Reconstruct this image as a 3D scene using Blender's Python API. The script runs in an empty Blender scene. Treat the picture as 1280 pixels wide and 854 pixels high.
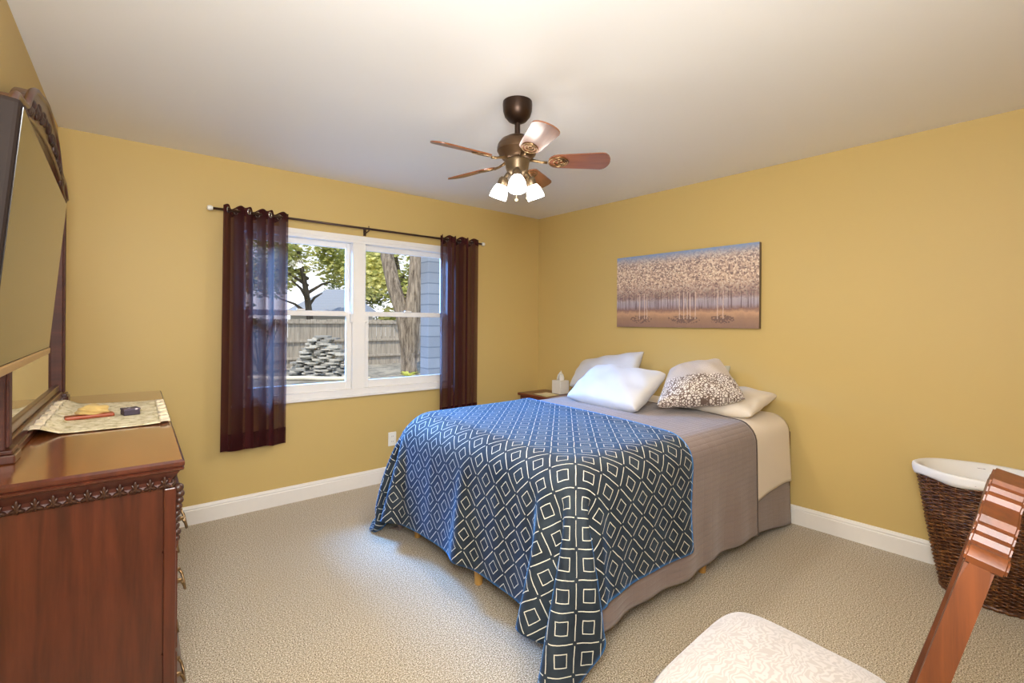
import bpy, bmesh, math, random
from mathutils import Vector, Matrix

S = bpy.context.scene
COL = S.collection
PI = math.pi

# ------------------------------------------------------------------ camera
F_PX, YAW, CY, ROLL = 582.79, 0.8933, 403.027, 0.0059
CAM = Vector((-3.3348, -3.6981, 1.3392))
vd = Vector((math.cos(YAW), math.sin(YAW), 0))
r0 = Vector((math.sin(YAW), -math.cos(YAW), 0)); u0 = Vector((0, 0, 1))
rd = r0*math.cos(ROLL) + u0*math.sin(ROLL)
ud = -r0*math.sin(ROLL) + u0*math.cos(ROLL)
cam = bpy.data.cameras.new('camera'); co = bpy.data.objects.new('camera', cam); COL.objects.link(co)
M = Matrix((rd, ud, -vd)).transposed().to_4x4(); M.translation = CAM
co.matrix_world = M
cam.sensor_width = 36; cam.lens = F_PX/1280*36; cam.clip_start = .02
cam.shift_y = (CY-427)/1280
S.camera = co

# ------------------------------------------------------------------ light
LAMP_W, BLADE_GLOW, FILL_W, WINDOW_W, SUN_W, SKY = 19.0, 17.0, 142.0, 1450.0, 5.0, 1.7
S.view_settings.view_transform = 'Standard'; S.view_settings.look = 'None'
S.view_settings.exposure = 0.0; S.view_settings.gamma = 1; S.view_settings.use_curve_mapping = False
w = bpy.data.worlds.new('sky'); S.world = w; w.use_nodes = True
nt = w.node_tree; bg = nt.nodes['Background']
tc = nt.nodes.new('ShaderNodeTexCoord'); sep = nt.nodes.new('ShaderNodeSeparateXYZ'); rp = nt.nodes.new('ShaderNodeValToRGB')
nt.links.new(tc.outputs['Generated'], sep.inputs[0]); nt.links.new(sep.outputs['Z'], rp.inputs[0]); nt.links.new(rp.outputs[0], bg.inputs['Color'])
rp.color_ramp.elements[0].color = (.95, .97, 1, 1); rp.color_ramp.elements[1].position = .6; rp.color_ramp.elements[1].color = (.42, .62, 1, 1)
bg.inputs['Strength'].default_value = SKY

def lamp(name, typ, loc, energy, color, size=None, target=None, size_y=None):
    l = bpy.data.lights.new(name, typ); l.energy = energy; l.color = color
    o = bpy.data.objects.new(name, l); COL.objects.link(o); o.location = loc
    if typ == 'AREA':
        l.size = size
        if size_y: l.shape = 'RECTANGLE'; l.size_y = size_y
    elif typ == 'POINT': l.shadow_soft_size = size
    elif typ == 'SPOT': l.shadow_soft_size = size; l.spot_size = math.radians(165); l.spot_blend = .6
    elif typ == 'SUN': l.angle = size
    if target is not None:
        o.rotation_euler = (Vector(target)-Vector(loc)).to_track_quat('-Z', 'Y').to_euler()
    return o
sun = lamp('sun', 'SUN', (-8, 4, 14), SUN_W, (1, .93, .8), .01, target=(-1.0, 10.5, 0))
lamp('room_fill', 'AREA', (-3.2, -3.86, 1.72), FILL_W, (.96, .985, 1), .9, target=(-.8, -1.0, 2.15), size_y=.8)  # unseen fill lamp added behind the camera to brighten the room
lamp('window_daylight', 'AREA', (-3.2, 2.4, 3.3), WINDOW_W, (.13, .40, 1), 1.6, target=(-2.0, -1.0, .8), size_y=1.2)

# ------------------------------------------------------------------ helpers
def tag(o, label, cat, group=None, kind=None):
    o['label'] = label; o['category'] = cat
    if group: o['group'] = group
    if kind: o['kind'] = kind
    return o
def thing(name, loc, label, cat, group=None, rz=0):
    o = bpy.data.objects.new(name, None); COL.objects.link(o); o.location = loc; o.rotation_euler.z = rz
    o.empty_display_size = .1
    return tag(o, label, cat, group)
def obj(name, bm, m, parent=None, smooth=False, loc=None, sub=0, label=None):
    me = bpy.data.meshes.new(name); bm.normal_update(); bm.to_mesh(me); bm.free()
    o = bpy.data.objects.new(name, me); COL.objects.link(o)
    for mm in (m if isinstance(m, (list, tuple)) else [m]): me.materials.append(mm)
    if smooth: me.polygons.foreach_set('use_smooth', [True]*len(me.polygons))
    if smooth == 'auto':
        mod = o.modifiers.new('edges', 'EDGE_SPLIT'); mod.split_angle = math.radians(38)
    if parent: o.parent = parent
    if loc: o.location = loc
    if sub:
        md = o.modifiers.new('subdivision', 'SUBSURF'); md.levels = sub; md.render_levels = sub
    if label: o['label'] = label
    return o
def struct(name, bm, m, **k):
    o = obj(name, bm, m, **k); o['kind'] = 'structure'; return o
def BM(): return bmesh.new()
def box(bm, a, b, bev=0, seg=2, mi=0):
    r = bmesh.ops.create_cube(bm, size=1); vs = r['verts']
    for q in vs:
        q.co = Vector([(a[i]+b[i])/2 + q.co[i]*(b[i]-a[i]) for i in range(3)])
    fs = {f for q in vs for f in q.link_faces}
    for f in fs: f.material_index = mi
    if bev:
        es = {e for q in vs for e in q.link_edges}
        bmesh.ops.bevel(bm, geom=list(es), offset=bev, segments=seg, profile=.5, affect='EDGES')
    return vs
def tube(bm, pts, rad, n=10, cap=True, flat=1.0):
    pts = [Vector(p) for p in pts]
    rr = rad if isinstance(rad, (list, tuple)) else [rad]*len(pts)
    rings = []; up = None
    for i, p in enumerate(pts):
        t = (pts[min(i+1, len(pts)-1)]-pts[max(i-1, 0)]).normalized()
        if up is None: up = Vector((0, 0, 1)) if abs(t.z) < .9 else Vector((1, 0, 0))
        s = t.cross(up).normalized(); up = s.cross(t).normalized()
        rings.append([bm.verts.new(p + s*math.cos(2*PI*k/n)*rr[i] + up*math.sin(2*PI*k/n)*rr[i]*flat) for k in range(n)])
    for a, b in zip(rings, rings[1:]):
        for k in range(n): bm.faces.new((a[k], a[(k+1) % n], b[(k+1) % n], b[k]))
    if cap:
        bm.faces.new(rings[0][::-1]); bm.faces.new(rings[-1])
def lathe(bm, prof, c=(0, 0, 0), axis=(0, 0, 1), n=28):
    ax = Vector(axis).normalized(); q = Vector((0, 0, 1)).rotation_difference(ax); c = Vector(c)
    rings = []
    for r_, z in prof:
        if r_ < 1e-5: rings.append([bm.verts.new(c+q @ Vector((0, 0, z)))])
        else: rings.append([bm.verts.new(c+q @ Vector((r_*math.cos(2*PI*k/n), r_*math.sin(2*PI*k/n), z))) for k in range(n)])
    for a, b in zip(rings, rings[1:]):
        for k in range(n):
            A = a if len(a) > 1 else a*n; B = b if len(b) > 1 else b*n
            f = [A[k], A[(k+1) % n], B[(k+1) % n], B[k]]
            g = []
            for x in f:
                if x not in g: g.append(x)
            if len(g) > 2: bm.faces.new(g)
def prism(bm, poly, o, ex, ey, ez, d):
    # polygon in plane (ex, ey), extruded from -d/2 to d/2 along ez
    o, ex, ey, ez = Vector(o), Vector(ex), Vector(ey), Vector(ez)
    A = [bm.verts.new(o+ex*x+ey*y-ez*d/2) for x, y in poly]; B = [bm.verts.new(o+ex*x+ey*y+ez*d/2) for x, y in poly]
    n = len(poly)
    for i in range(n): bm.faces.new((A[i], A[(i+1) % n], B[(i+1) % n], B[i]))
    for loop in (A[::-1], B):
        f = bm.faces.new(loop)
        if n > 4: bmesh.ops.triangulate(bm, faces=[f])
def grid(bm, fn, nu, nv, uvfn=None):
    V = [[bm.verts.new(fn(i/(nu-1), j/(nv-1))) for i in range(nu)] for j in range(nv)]
    L = bm.loops.layers.uv.verify() if uvfn else None
    for j in range(nv-1):
        for i in range(nu-1):
            f = bm.faces.new((V[j][i], V[j][i+1], V[j+1][i+1], V[j+1][i]))
            if L:
                for lp, (a, b) in zip(f.loops, ((i, j), (i+1, j), (i+1, j+1), (i, j+1))): lp[L].uv = uvfn(a/(nu-1), b/(nv-1))
    return V
def sm(x): x = max(0, min(1, x)); return x*x*(3-2*x)
def copy_tree(o, parent=None):
    kids = list(o.children); c = o.copy(); COL.objects.link(c)
    if parent: c.parent = parent
    for k in kids: copy_tree(k, c)
    return c

# ------------------------------------------------------------------ materials
def s2l(c):
    if isinstance(c, str): c = [int(c[i:i+2], 16)/255 for i in (0, 2, 4)]
    return tuple((x/12.92 if x <= .04045 else ((x+.055)/1.055)**2.4) for x in c) + (1,)
class NT:
    def __init__(self, name):
        self.m = bpy.data.materials.new(name); self.m.use_nodes = True
        self.t = self.m.node_tree; self.b = self.t.nodes['Principled BSDF']; self.out = self.t.nodes['Material Output']
    def n(self, typ, **k):
        x = self.t.nodes.new('ShaderNode'+typ)
        for a, b in k.items():
            if a in x.inputs.keys() if isinstance(a, str) else False: x.inputs[a].default_value = b
            else: setattr(x, a, b)
        return x
    def l(self, a, b): self.t.links.new(a, b)
    def coord(self, kind='Object', scale=(1, 1, 1), rot=(0, 0, 0)):
        c = self.n('TexCoord'); mp = self.n('Mapping'); mp.inputs['Scale'].default_value = scale; mp.inputs['Rotation'].default_value = rot
        self.l(c.outputs[kind], mp.inputs[0]); return mp.outputs[0]
    def noise(self, vec, scale, detail=3, rough=.5, dist=0):
        x = self.n('TexNoise'); self.l(vec, x.inputs['Vector']); x.inputs['Scale'].default_value = scale
        x.inputs['Detail'].default_value = detail; x.inputs['Roughness'].default_value = rough; x.inputs['Distortion'].default_value = dist
        return x.outputs['Fac']
    def ramp(self, fac, stops, interp='LINEAR'):
        x = self.n('ValToRGB'); self.l(fac, x.inputs[0]); cr = x.color_ramp; cr.interpolation = interp
        while len(cr.elements) < len(stops): cr.elements.new(.5)
        for e, (p, c) in zip(cr.elements, stops): e.position = p; e.color = s2l(c) if isinstance(c, str) else c
        return x.outputs[0]
    def math(self, op, a, b=None, c=None):
        x = self.n('Math'); x.operation = op
        for i, q in enumerate((a, b, c)):
            if q is None: continue
            if isinstance(q, (int, float)): x.inputs[i].default_value = q
            else: self.l(q, x.inputs[i])
        return x.outputs[0]
    def mix(self, fac, a, b):
        x = self.n('Mix'); x.data_type = 'RGBA'
        for i, q in ((0, fac), (6, a), (7, b)):
            if isinstance(q, (int, float)): x.inputs[i].default_value = q
            elif isinstance(q, (tuple, str)): x.inputs[i].default_value = s2l(q) if isinstance(q, str) else q
            else: self.l(q, x.inputs[i])
        return x.outputs[2]
    def bump(self, h, strength=.3, dist=.01, normal=None):
        x = self.n('Bump'); x.inputs['Strength'].default_value = strength; x.inputs['Distance'].default_value = dist
        self.l(h, x.inputs['Height'])
        if normal is not None: self.l(normal, x.inputs['Normal'])
        self.l(x.outputs[0], self.b.inputs['Normal']); return x.outputs[0]
    def base(self, c):
        if isinstance(c, (tuple, str)): self.b.inputs['Base Color'].default_value = s2l(c) if isinstance(c, str) else c
        else: self.l(c, self.b.inputs['Base Color'])
    def set(self, **k):
        for a, b in k.items(): self.b.inputs[a.replace('_', ' ')].default_value = b
        return self
def plain(name, c, rough=.5, metal=0, var=.06, scale=30, bump=0, **k):
    m = NT(name); v = m.coord(); f = m.noise(v, scale)
    c = s2l(c) if isinstance(c, str) else c
    lo = tuple(x*(1-var) for x in c[:3])+(1,); hi = tuple(min(1, x*(1+var)) for x in c[:3])+(1,)
    m.base(m.mix(f, lo, hi)); m.set(Roughness=rough, Metallic=metal, **k)
    if bump: m.bump(f, bump, .004)
    return m.m
def wood(name, dark, light, rough=.3, axis=0, scale=1, coat=0):
    m = NT(name); sc = [14*scale]*3; sc[axis] = 1.1*scale
    v = m.coord('Object', tuple(sc)); f = m.noise(v, 2.2, 5, .6, .6); g = m.noise(v, 9, 3, .6)
    h = m.math('ADD', m.math('MULTIPLY', f, .75), m.math('MULTIPLY', g, .25))
    m.base(m.ramp(h, [(.3, dark), (.7, light)])); m.set(Roughness=rough, Coat_Weight=coat, Coat_Roughness=.12)
    m.bump(g, .05, .002); return m.m
def fabric(name, c, rough=.9, weave=900, var=.08, bump=.15, sheen=.2):
    m = NT(name); v = m.coord(); f = m.noise(v, weave, 2); g = m.noise(v, 6, 3)
    c = s2l(c) if isinstance(c, str) else c
    a = tuple(x*(1-var) for x in c[:3])+(1,); b = tuple(min(1, x*(1+var)) for x in c[:3])+(1,)
    m.base(m.mix(g, a, b)); m.set(Roughness=rough, Sheen_Weight=sheen); m.bump(f, bump, .002); return m.m

def wall_mat(name, c):
    m = NT(name); v = m.coord(); f = m.noise(v, 160, 3); g = m.noise(v, .9, 2)
    c = s2l(c); m.base(m.mix(g, tuple(x*.97 for x in c[:3])+(1,), c)); m.set(Roughness=.55); m.bump(f, .12, .002); return m.m
M_wall = wall_mat('yellow_wall_paint', 'cdb06d')
M_ceil = wall_mat('white_ceiling_paint', 'f3f1ef')
M_trim = plain('white_trim_paint', 'ece6de', .35, var=.02)
M_vinyl = plain('white_window_vinyl', 'efebe6', .35, var=.02)
def carpet():
    m = NT('beige_carpet'); v = m.coord(); f = m.noise(v, 190, 2, .8); g = m.noise(v, 2.2, 3); h = m.noise(v, 60, 3, .7)
    c = m.ramp(f, [(.40, '4a3a28'), (.46, 'a28f72'), (.54, 'c6b79b'), (.60, 'f2e8d4')])
    c2 = m.mix(m.math('MULTIPLY', g, .35), c, s2l('a8926f')); m.base(c2); m.set(Roughness=.95, Sheen_Weight=.3)
    m.bump(m.math('ADD', f, m.math('MULTIPLY', h, .6)), .35, .008); return m.m
M_carpet = carpet()
M_glass = NT('window_glass'); 
def glass():
    m = M_glass; tr = m.n('BsdfTransparent'); gl = m.n('BsdfGlossy'); gl.inputs['Roughness'].default_value = .02
    fr = m.n('Fresnel'); fr.inputs['IOR'].default_value = 1.25; mx = m.n('MixShader')
    m.l(fr.outputs[0], mx.inputs[0]); m.l(tr.outputs[0], mx.inputs[1]); m.l(gl.outputs[0], mx.inputs[2]); m.l(mx.outputs[0], m.out.inputs[0]); return m.m
M_glass = glass()
M_cherry = wood('cherry_wood', '3a1a12', '5c2c1c', .3, 2, 1, .35)
M_cherry_y = wood('cherry_wood_golden_reflection', '6a3418', '8f4f1f', .16, 1, 1, .9)  # same cherry, lightened: yellow wall's reflection on the top put into the colour
M_chair_wood = wood('chair_cherry_wood', '4a240e', '703a18', .5, 2, 1.4, .08)
M_cherry_matte = wood('cherry_wood_satin', '3a1a12', '5c2c1c', .55, 0, 1, 0)
M_carve = plain('carved_cherry', '3b2217', .4, var=.25, scale=60)
M_bronze = plain('oil_rubbed_bronze', '3a2a20', .38, .75, .12)
M_antique = plain('antique_bronze', '6b5a44', .4, .7, .12)
M_brass = plain('antique_brass', '8b7150', .35, .9, .1)
M_rod = plain('bronze_rod', '4a3428', .4, .5)
M_white_plastic = plain('white_plastic', 'f0ece2', .4, var=.02)
M_steel = plain('silver_metal', 'c9c4bc', .25, .95, .03)
M_black = plain('black_plastic', '17130f', .3, var=.05)

# ------------------------------------------------------------------ room shell
H = 2.44; XW = -3.69; YS = -3.88; K = math.tan(.0469)
def xe(y): return -K*y          # east wall line
bm = BM(); prism(bm, [(XW-.12, YS-.12), (.45, YS-.12), (.45, .12), (XW-.12, .12)], (0, 0, -.04), (1, 0, 0), (0, 1, 0), (0, 0, 1), .08)
struct('floor', bm, M_carpet)
bm = BM(); prism(bm, [(XW-.12, YS-.12), (.45, YS-.12), (.45, .35), (XW-.12, .35)], (0, 0, H+.06), (1, 0, 0), (0, 1, 0), (0, 0, 1), .12)
struct('ceiling', bm, M_ceil)
WX0, WX1, WZ0, WZ1 = -2.80, -1.09, .76, 2.015
bm = BM()
box(bm, (XW-.12, 0, -.3), (WX0, .14, H)); box(bm, (WX1, 0, -.3), (.3, .14, H)); box(bm, (WX0, 0, -.3), (WX1, .14, WZ0)); box(bm, (WX0, 0, WZ1), (WX1, .14, H))
struct('wall_north', bm, M_wall)
bm = BM(); prism(bm, [(xe(0), 0), (xe(YS), YS), (xe(YS)+.15, YS), (xe(0)+.15, 0)], (0, 0, H/2), (1, 0, 0), (0, 1, 0), (0, 0, 1), H)
struct('wall_east', bm, M_wall)
bm = BM(); box(bm, (XW-.12, YS, 0), (XW, .0, H)); struct('wall_west', bm, M_wall)
bm = BM(); box(bm, (XW-.12, YS-.12, 0), (.45, YS, H)); struct('wall_south', bm, M_wall)
def baseboard(name, p, q, inward):
    p, q = Vector((*p, 0)), Vector((*q, 0)); d = (q-p); L = d.length; d.normalize(); n = Vector((*inward, 0)).normalized()
    prof = [(0, 0), (.014, 0), (.014, .092), (.0105, .097), (.0105, .102), (.0125, .105), (.006, .121), (0, .123)]
    bm = BM(); prism(bm, prof, (p+q)/2, n, (0, 0, 1), d, L); struct(name, bm, M_trim)
baseboard('baseboard_north', (XW, 0), (0, 0), (0, -1))
baseboard('baseboard_east', (xe(YS), YS), (0, 0), (-1, -K))
baseboard('baseboard_west', (XW, YS), (XW, 0), (1, 0))

# ------------------------------------------------------------------ window
W1 = bpy.data.objects.new('window_1', None); COL.objects.link(W1); W1.location = (-1.945, 0, WZ0); W1['kind'] = 'structure'
W1['label'] = 'white double unit window with two sliding sash pairs and a wide centre mullion'
def wob(name, boxes, m, parent, bev=.003):
    bm = BM()
    for a, b in boxes: box(bm, a, b, bev, 1)
    o = obj(name, bm, m, None); o.parent = parent; o.matrix_parent_inverse = Matrix.Translation(-Vector(W1.location)); return o
fr = wob('window_frame', [((-2.81, -.014, .745), (-1.08, .10, .80)), ((-2.81, -.014, 1.965), (-1.08, .10, 2.025)), ((-2.81, -.014, .80), (-2.765, .10, 1.965)),
     ((-1.125, -.014, .80), (-1.08, .10, 1.965)), ((-1.998, -.014, .80), (-1.895, .10, 1.965)), ((-2.83, -.03, .738), (-1.06, .0, .757)),
     ((-2.79, -.02, 1.985), (-1.10, -.0, 2.0))], M_vinyl, W1)
for (a, b) in ((-2.765, -1.998), (-1.895, -1.125)):
    # upper sash sits further out than lower sash
    for nm, z0, z1, y0, bot, top in (('upper', 1.385, 1.965, .055, .035, .042), ('lower', .80, 1.42, .015, .062, .040)):
        s = .030 if nm == 'upper' else .040
        sa = wob('window_sash', [((a, y0, z0), (a+s, y0+.03, z1)), ((b-s, y0, z0), (b, y0+.03, z1)), ((a+s, y0, z0), (b-s, y0+.03, z0+bot)), ((a+s, y0, z1-top), (b-s, y0+.03, z1))], M_vinyl, W1)
        wob('window_pane', [((a+s-.004, y0+.012, z0+bot-.004), (b-s+.004, y0+.018, z1-top+.004))], M_glass, W1, 0)
    xc = (a+b)/2
    wob('sash_lock', [((xc-.03, .0, 1.42), (xc+.03, .02, 1.432))], M_vinyl, W1, .002)
for x in (-2.012, -1.905):
    wob('tilt_latch', [((x, -.012, 1.33), (x+.022, .016, 1.40)), ((x+.004, -.018, 1.33), (x+.018, -.004, 1.345))], M_vinyl, W1, .003)

# ------------------------------------------------------------------ bed
BX0, BX1, BY0, BY1, BZ = -2.03, .03, -2.455, -.92, .74
M_quilt_base = None
def quilt():
    m = NT('taupe_quilted_cotton'); c = m.coord('UV'); sp = m.n('SeparateXYZ'); m.l(c, sp.inputs[0])
    a = m.math('ABSOLUTE', m.math('SINE', m.math('MULTIPLY', sp.outputs['Y'], PI/.028)))
    b = m.math('ABSOLUTE', m.math('SINE', m.math('MULTIPLY', sp.outputs['X'], PI/.085)))
    a = m.math('POWER', a, .4); b = m.math('POWER', b, .25)
    h = m.math('MULTIPLY', a, m.math('ADD', .6, m.math('MULTIPLY', b, .4)))
    g = m.noise(c, 9, 3); k = m.noise(c, 700, 2)
    m.base(m.mix(g, '78655e', '89766d')); m.set(Roughness=.85, Sheen_Weight=.25)
    m.bump(m.math('ADD', h, m.math('MULTIPLY', k, .15)), .55, .004); return m.m
M_quilt = quilt()
M_sheet = fabric('cream_cotton_sheet', 'e6d8c6', .8, 500, .03, .1)
M_pine = wood('pale_pine', 'c08a42', 'e0b468', .45, 2, 1)
M_piping = fabric('dark_taupe_binding', '54463f')
bed = thing('bed', (-1, -1.67, 0), 'queen bed on short pale wooden legs, covered with taupe quilt and blue blanket', 'bed')
def bedpart(name, bm, m, **k):
    o = obj(name, bm, m, **k); o.parent = bed; o.matrix_parent_inverse = Matrix.Translation(-Vector(bed.location)); return o
bm = BM(); box(bm, (-1.985, -2.41, .44), (-.0, -.965, .715), .13, 6); bedpart('mattress', bm, M_sheet, smooth=True)
bm = BM(); box(bm, (-1.985, -2.415, .15), (-.0, -.96, .46), .05, 3); bedpart('box_spring', bm, M_quilt)
for (x, y) in ((-1.965, -1.075), (-1.965, -1.735), (-1.965, -2.37), (-.955, -2.385), (-.955, -.97), (-.06, -2.37), (-.06, -.97)):
    bm = BM(); lathe(bm, [(0, 0), (.019, 0), (.021, .004), (.029, .146), (.029, .152), (0, .152)], (x, y, 0), n=20); bedpart('leg', bm, M_pine, smooth='auto')
bm = BM(); box(bm, (.012, -2.452, .16), (.046, -.91, .63), .008); bedpart('headboard', bm, M_cherry)

def drape(a, b, x0=BX0, y0=BY0, y1=BY1, z=BZ, r=None, flare=None, off=0, wav=.012, floor=.012, x1=None):
    """cloth coordinates (metres on the flat cloth) -> the cloth hanging over the mattress"""
    far = sm((b+1.9)/.8)
    if r is None: r = .115+.055*far
    if flare is None: flare = .045+.025*far
    xi, yi0, yi1 = x0+r, y0+.115, y1-.17
    if b < yi0+.3: r = .115; xi = x0+r
    ex = max(0, xi-a); ey = (yi0-b) if b < yi0 else (b-yi1 if b > yi1 else 0)
    sy = -1 if b < yi0 else 1
    rho = math.hypot(ex, ey)
    if rho < 1e-9: return Vector((a, b, z+off))
    q = PI*r/2
    if rho < q: h = r*math.sin(rho/r); g = r*(1-math.cos(rho/r))
    else: h = r+(rho-q)*flare; g = r+(rho-q)
    s = (ex, ey); d = Vector((-ex, sy*ey, 0)).normalized()
    ph = math.atan2(ey, ex); k = sm((rho-q)/.5)
    if ex > 0 and ey > 0: h += k*(.03+.045*math.cos(ph*8-PI))*min(1, 2*ex*ey/(rho*rho)+.2)*.7
    elif ey > 0: h += k*wav*math.sin(a*9.5+1)+k*.6*wav*math.sin(a*23)
    else: h += k*wav*math.sin(b*10)+k*.5*wav*math.sin(b*21)
    zz = z-g
    if zz < floor: h += (floor-zz)*.9; zz = floor+.004*math.sin(a*40+b*37)
    bx = min(max(a, xi), 9); by = min(max(b, yi0), yi1)
    return Vector((bx, by, 0))+d*(h+off)+Vector((0, 0, zz+off*(1-k)))
def end_a(b):       # head edge of the bedspread, curving back towards the foot on the near side
    t = sm((-1.95-b)/.55)
    return -.36-.13*t-.05*sm((-2.5-b)/.5)
AF = BX0-.47; BN, BF = BY0-.57, BY1+.50
def spread_fn(u, v):
    b = BN+(BF-BN)*v; a = AF+(end_a(b)-AF)*u
    return drape(a, b, off=.004)
bm = BM(); grid(bm, spread_fn, 96, 120, lambda u, v: (AF+(-.4-AF)*u, BN+(BF-BN)*v))
spread = obj('bedspread', bm, M_quilt, smooth=True)
md = spread.modifiers.new('thickness', 'SOLIDIFY'); md.thickness = .006; md.offset = 1
tag(spread, 'taupe grey quilted bedspread hanging over the side of the bed', 'bedspread')
bm = BM(); tube(bm, [drape(end_a(b)+.001, b, off=.009) for b in [BN+(BF-BN)*i/90 for i in range(91)]], .0055, 8)
obj('binding', bm, M_piping, spread, True)
# cream sheet turned out between bedspread and wall
def sheet_fn(u, v):
    b0 = BY0-.38-.008*math.sin(u*6)-.012*sm(1-u*1.6); b1 = BY1+.3
    b = b0+(b1-b0)*v; a0 = end_a(b)-.06; a = a0+(.012-a0)*u
    p = drape(a, b, off=-.003, flare=.04, wav=.005)
    return p
bm = BM(); grid(bm, sheet_fn, 34, 110, lambda u, v: (u, v)); sh = obj('bed_sheet', bm, M_sheet, smooth=True)
md = sh.modifiers.new('thickness', 'SOLIDIFY'); md.thickness = .003; md.offset = 1
tag(sh, 'cream cotton sheet hanging down over the head end of the bed', 'sheet')
# quilted under-cover seen below the sheet
def drop_fn(u, v):
    x = -.55+.585*u; z0 = .115-.095*u; z = z0+(.5-z0)*v
    return Vector((x, BY0+.012-.02*(1-v)+.003*math.sin(x*17)*(1-v), z))
bm = BM(); grid(bm, drop_fn, 30, 20, lambda u, v: (u*.65, v*.5))
o = bedpart('quilted_valance', bm, M_quilt, smooth=True)
md = o.modifiers.new('thickness', 'SOLIDIFY'); md.thickness = .006

# ------------------------------------------------------------------ blue blanket (draped shape stored as points)
def blanket_mat():
    m = NT('dark_blue_plush_with_cream_squares'); c = m.coord('UV', (1, 1, 1), (0, 0, PI/4)); sp = m.n('SeparateXYZ'); m.l(c, sp.inputs[0])
    P_ = .105
    wob_ = m.math('MULTIPLY', m.math('SUBTRACT', m.noise(c, 14, 2), .5), .008)
    fx = m.math('FRACT', m.math('DIVIDE', m.math('ADD', sp.outputs['X'], wob_), P_)); fy = m.math('FRACT', m.math('DIVIDE', m.math('ADD', sp.outputs['Y'], wob_), P_))
    dx = m.math('ABSOLUTE', m.math('SUBTRACT', fx, .5)); dy = m.math('ABSOLUTE', m.math('SUBTRACT', fy, .5))   # .5 at grid lines
    T = .017
    def line(p, q): return m.math('MULTIPLY', m.math('GREATER_THAN', p, .5-T), m.math('LESS_THAN', q, .42))
    grid_ = m.math('MAXIMUM', line(dx, dy), line(dy, dx))
    mx = m.math('MAXIMUM', dx, dy)
    sq = m.math('LESS_THAN', m.math('ABSOLUTE', m.math('SUBTRACT', mx, .21)), .015)
    f = m.math('MAXIMUM', grid_, sq)
    n1 = m.noise(c, 7, 4, .6); n2 = m.noise(c, 900, 2)
    b = m.ramp(n1, [(.35, (.006, .012, .020, 1)), (.65, (.022, .034, .046, 1))])
    m.base(m.mix(f, b, 'd9d3c0')); m.set(Roughness=.75, Sheen_Weight=.7, Sheen_Roughness=.3)
    m.b.inputs['Sheen Tint'].default_value = (.10, .42, 1, 1)
    m.bump(m.math('ADD', m.math('MULTIPLY', n2, .4), m.math('MULTIPLY', f, .5)), .25, .003); return m.m
M_blanket = blanket_mat()
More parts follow.
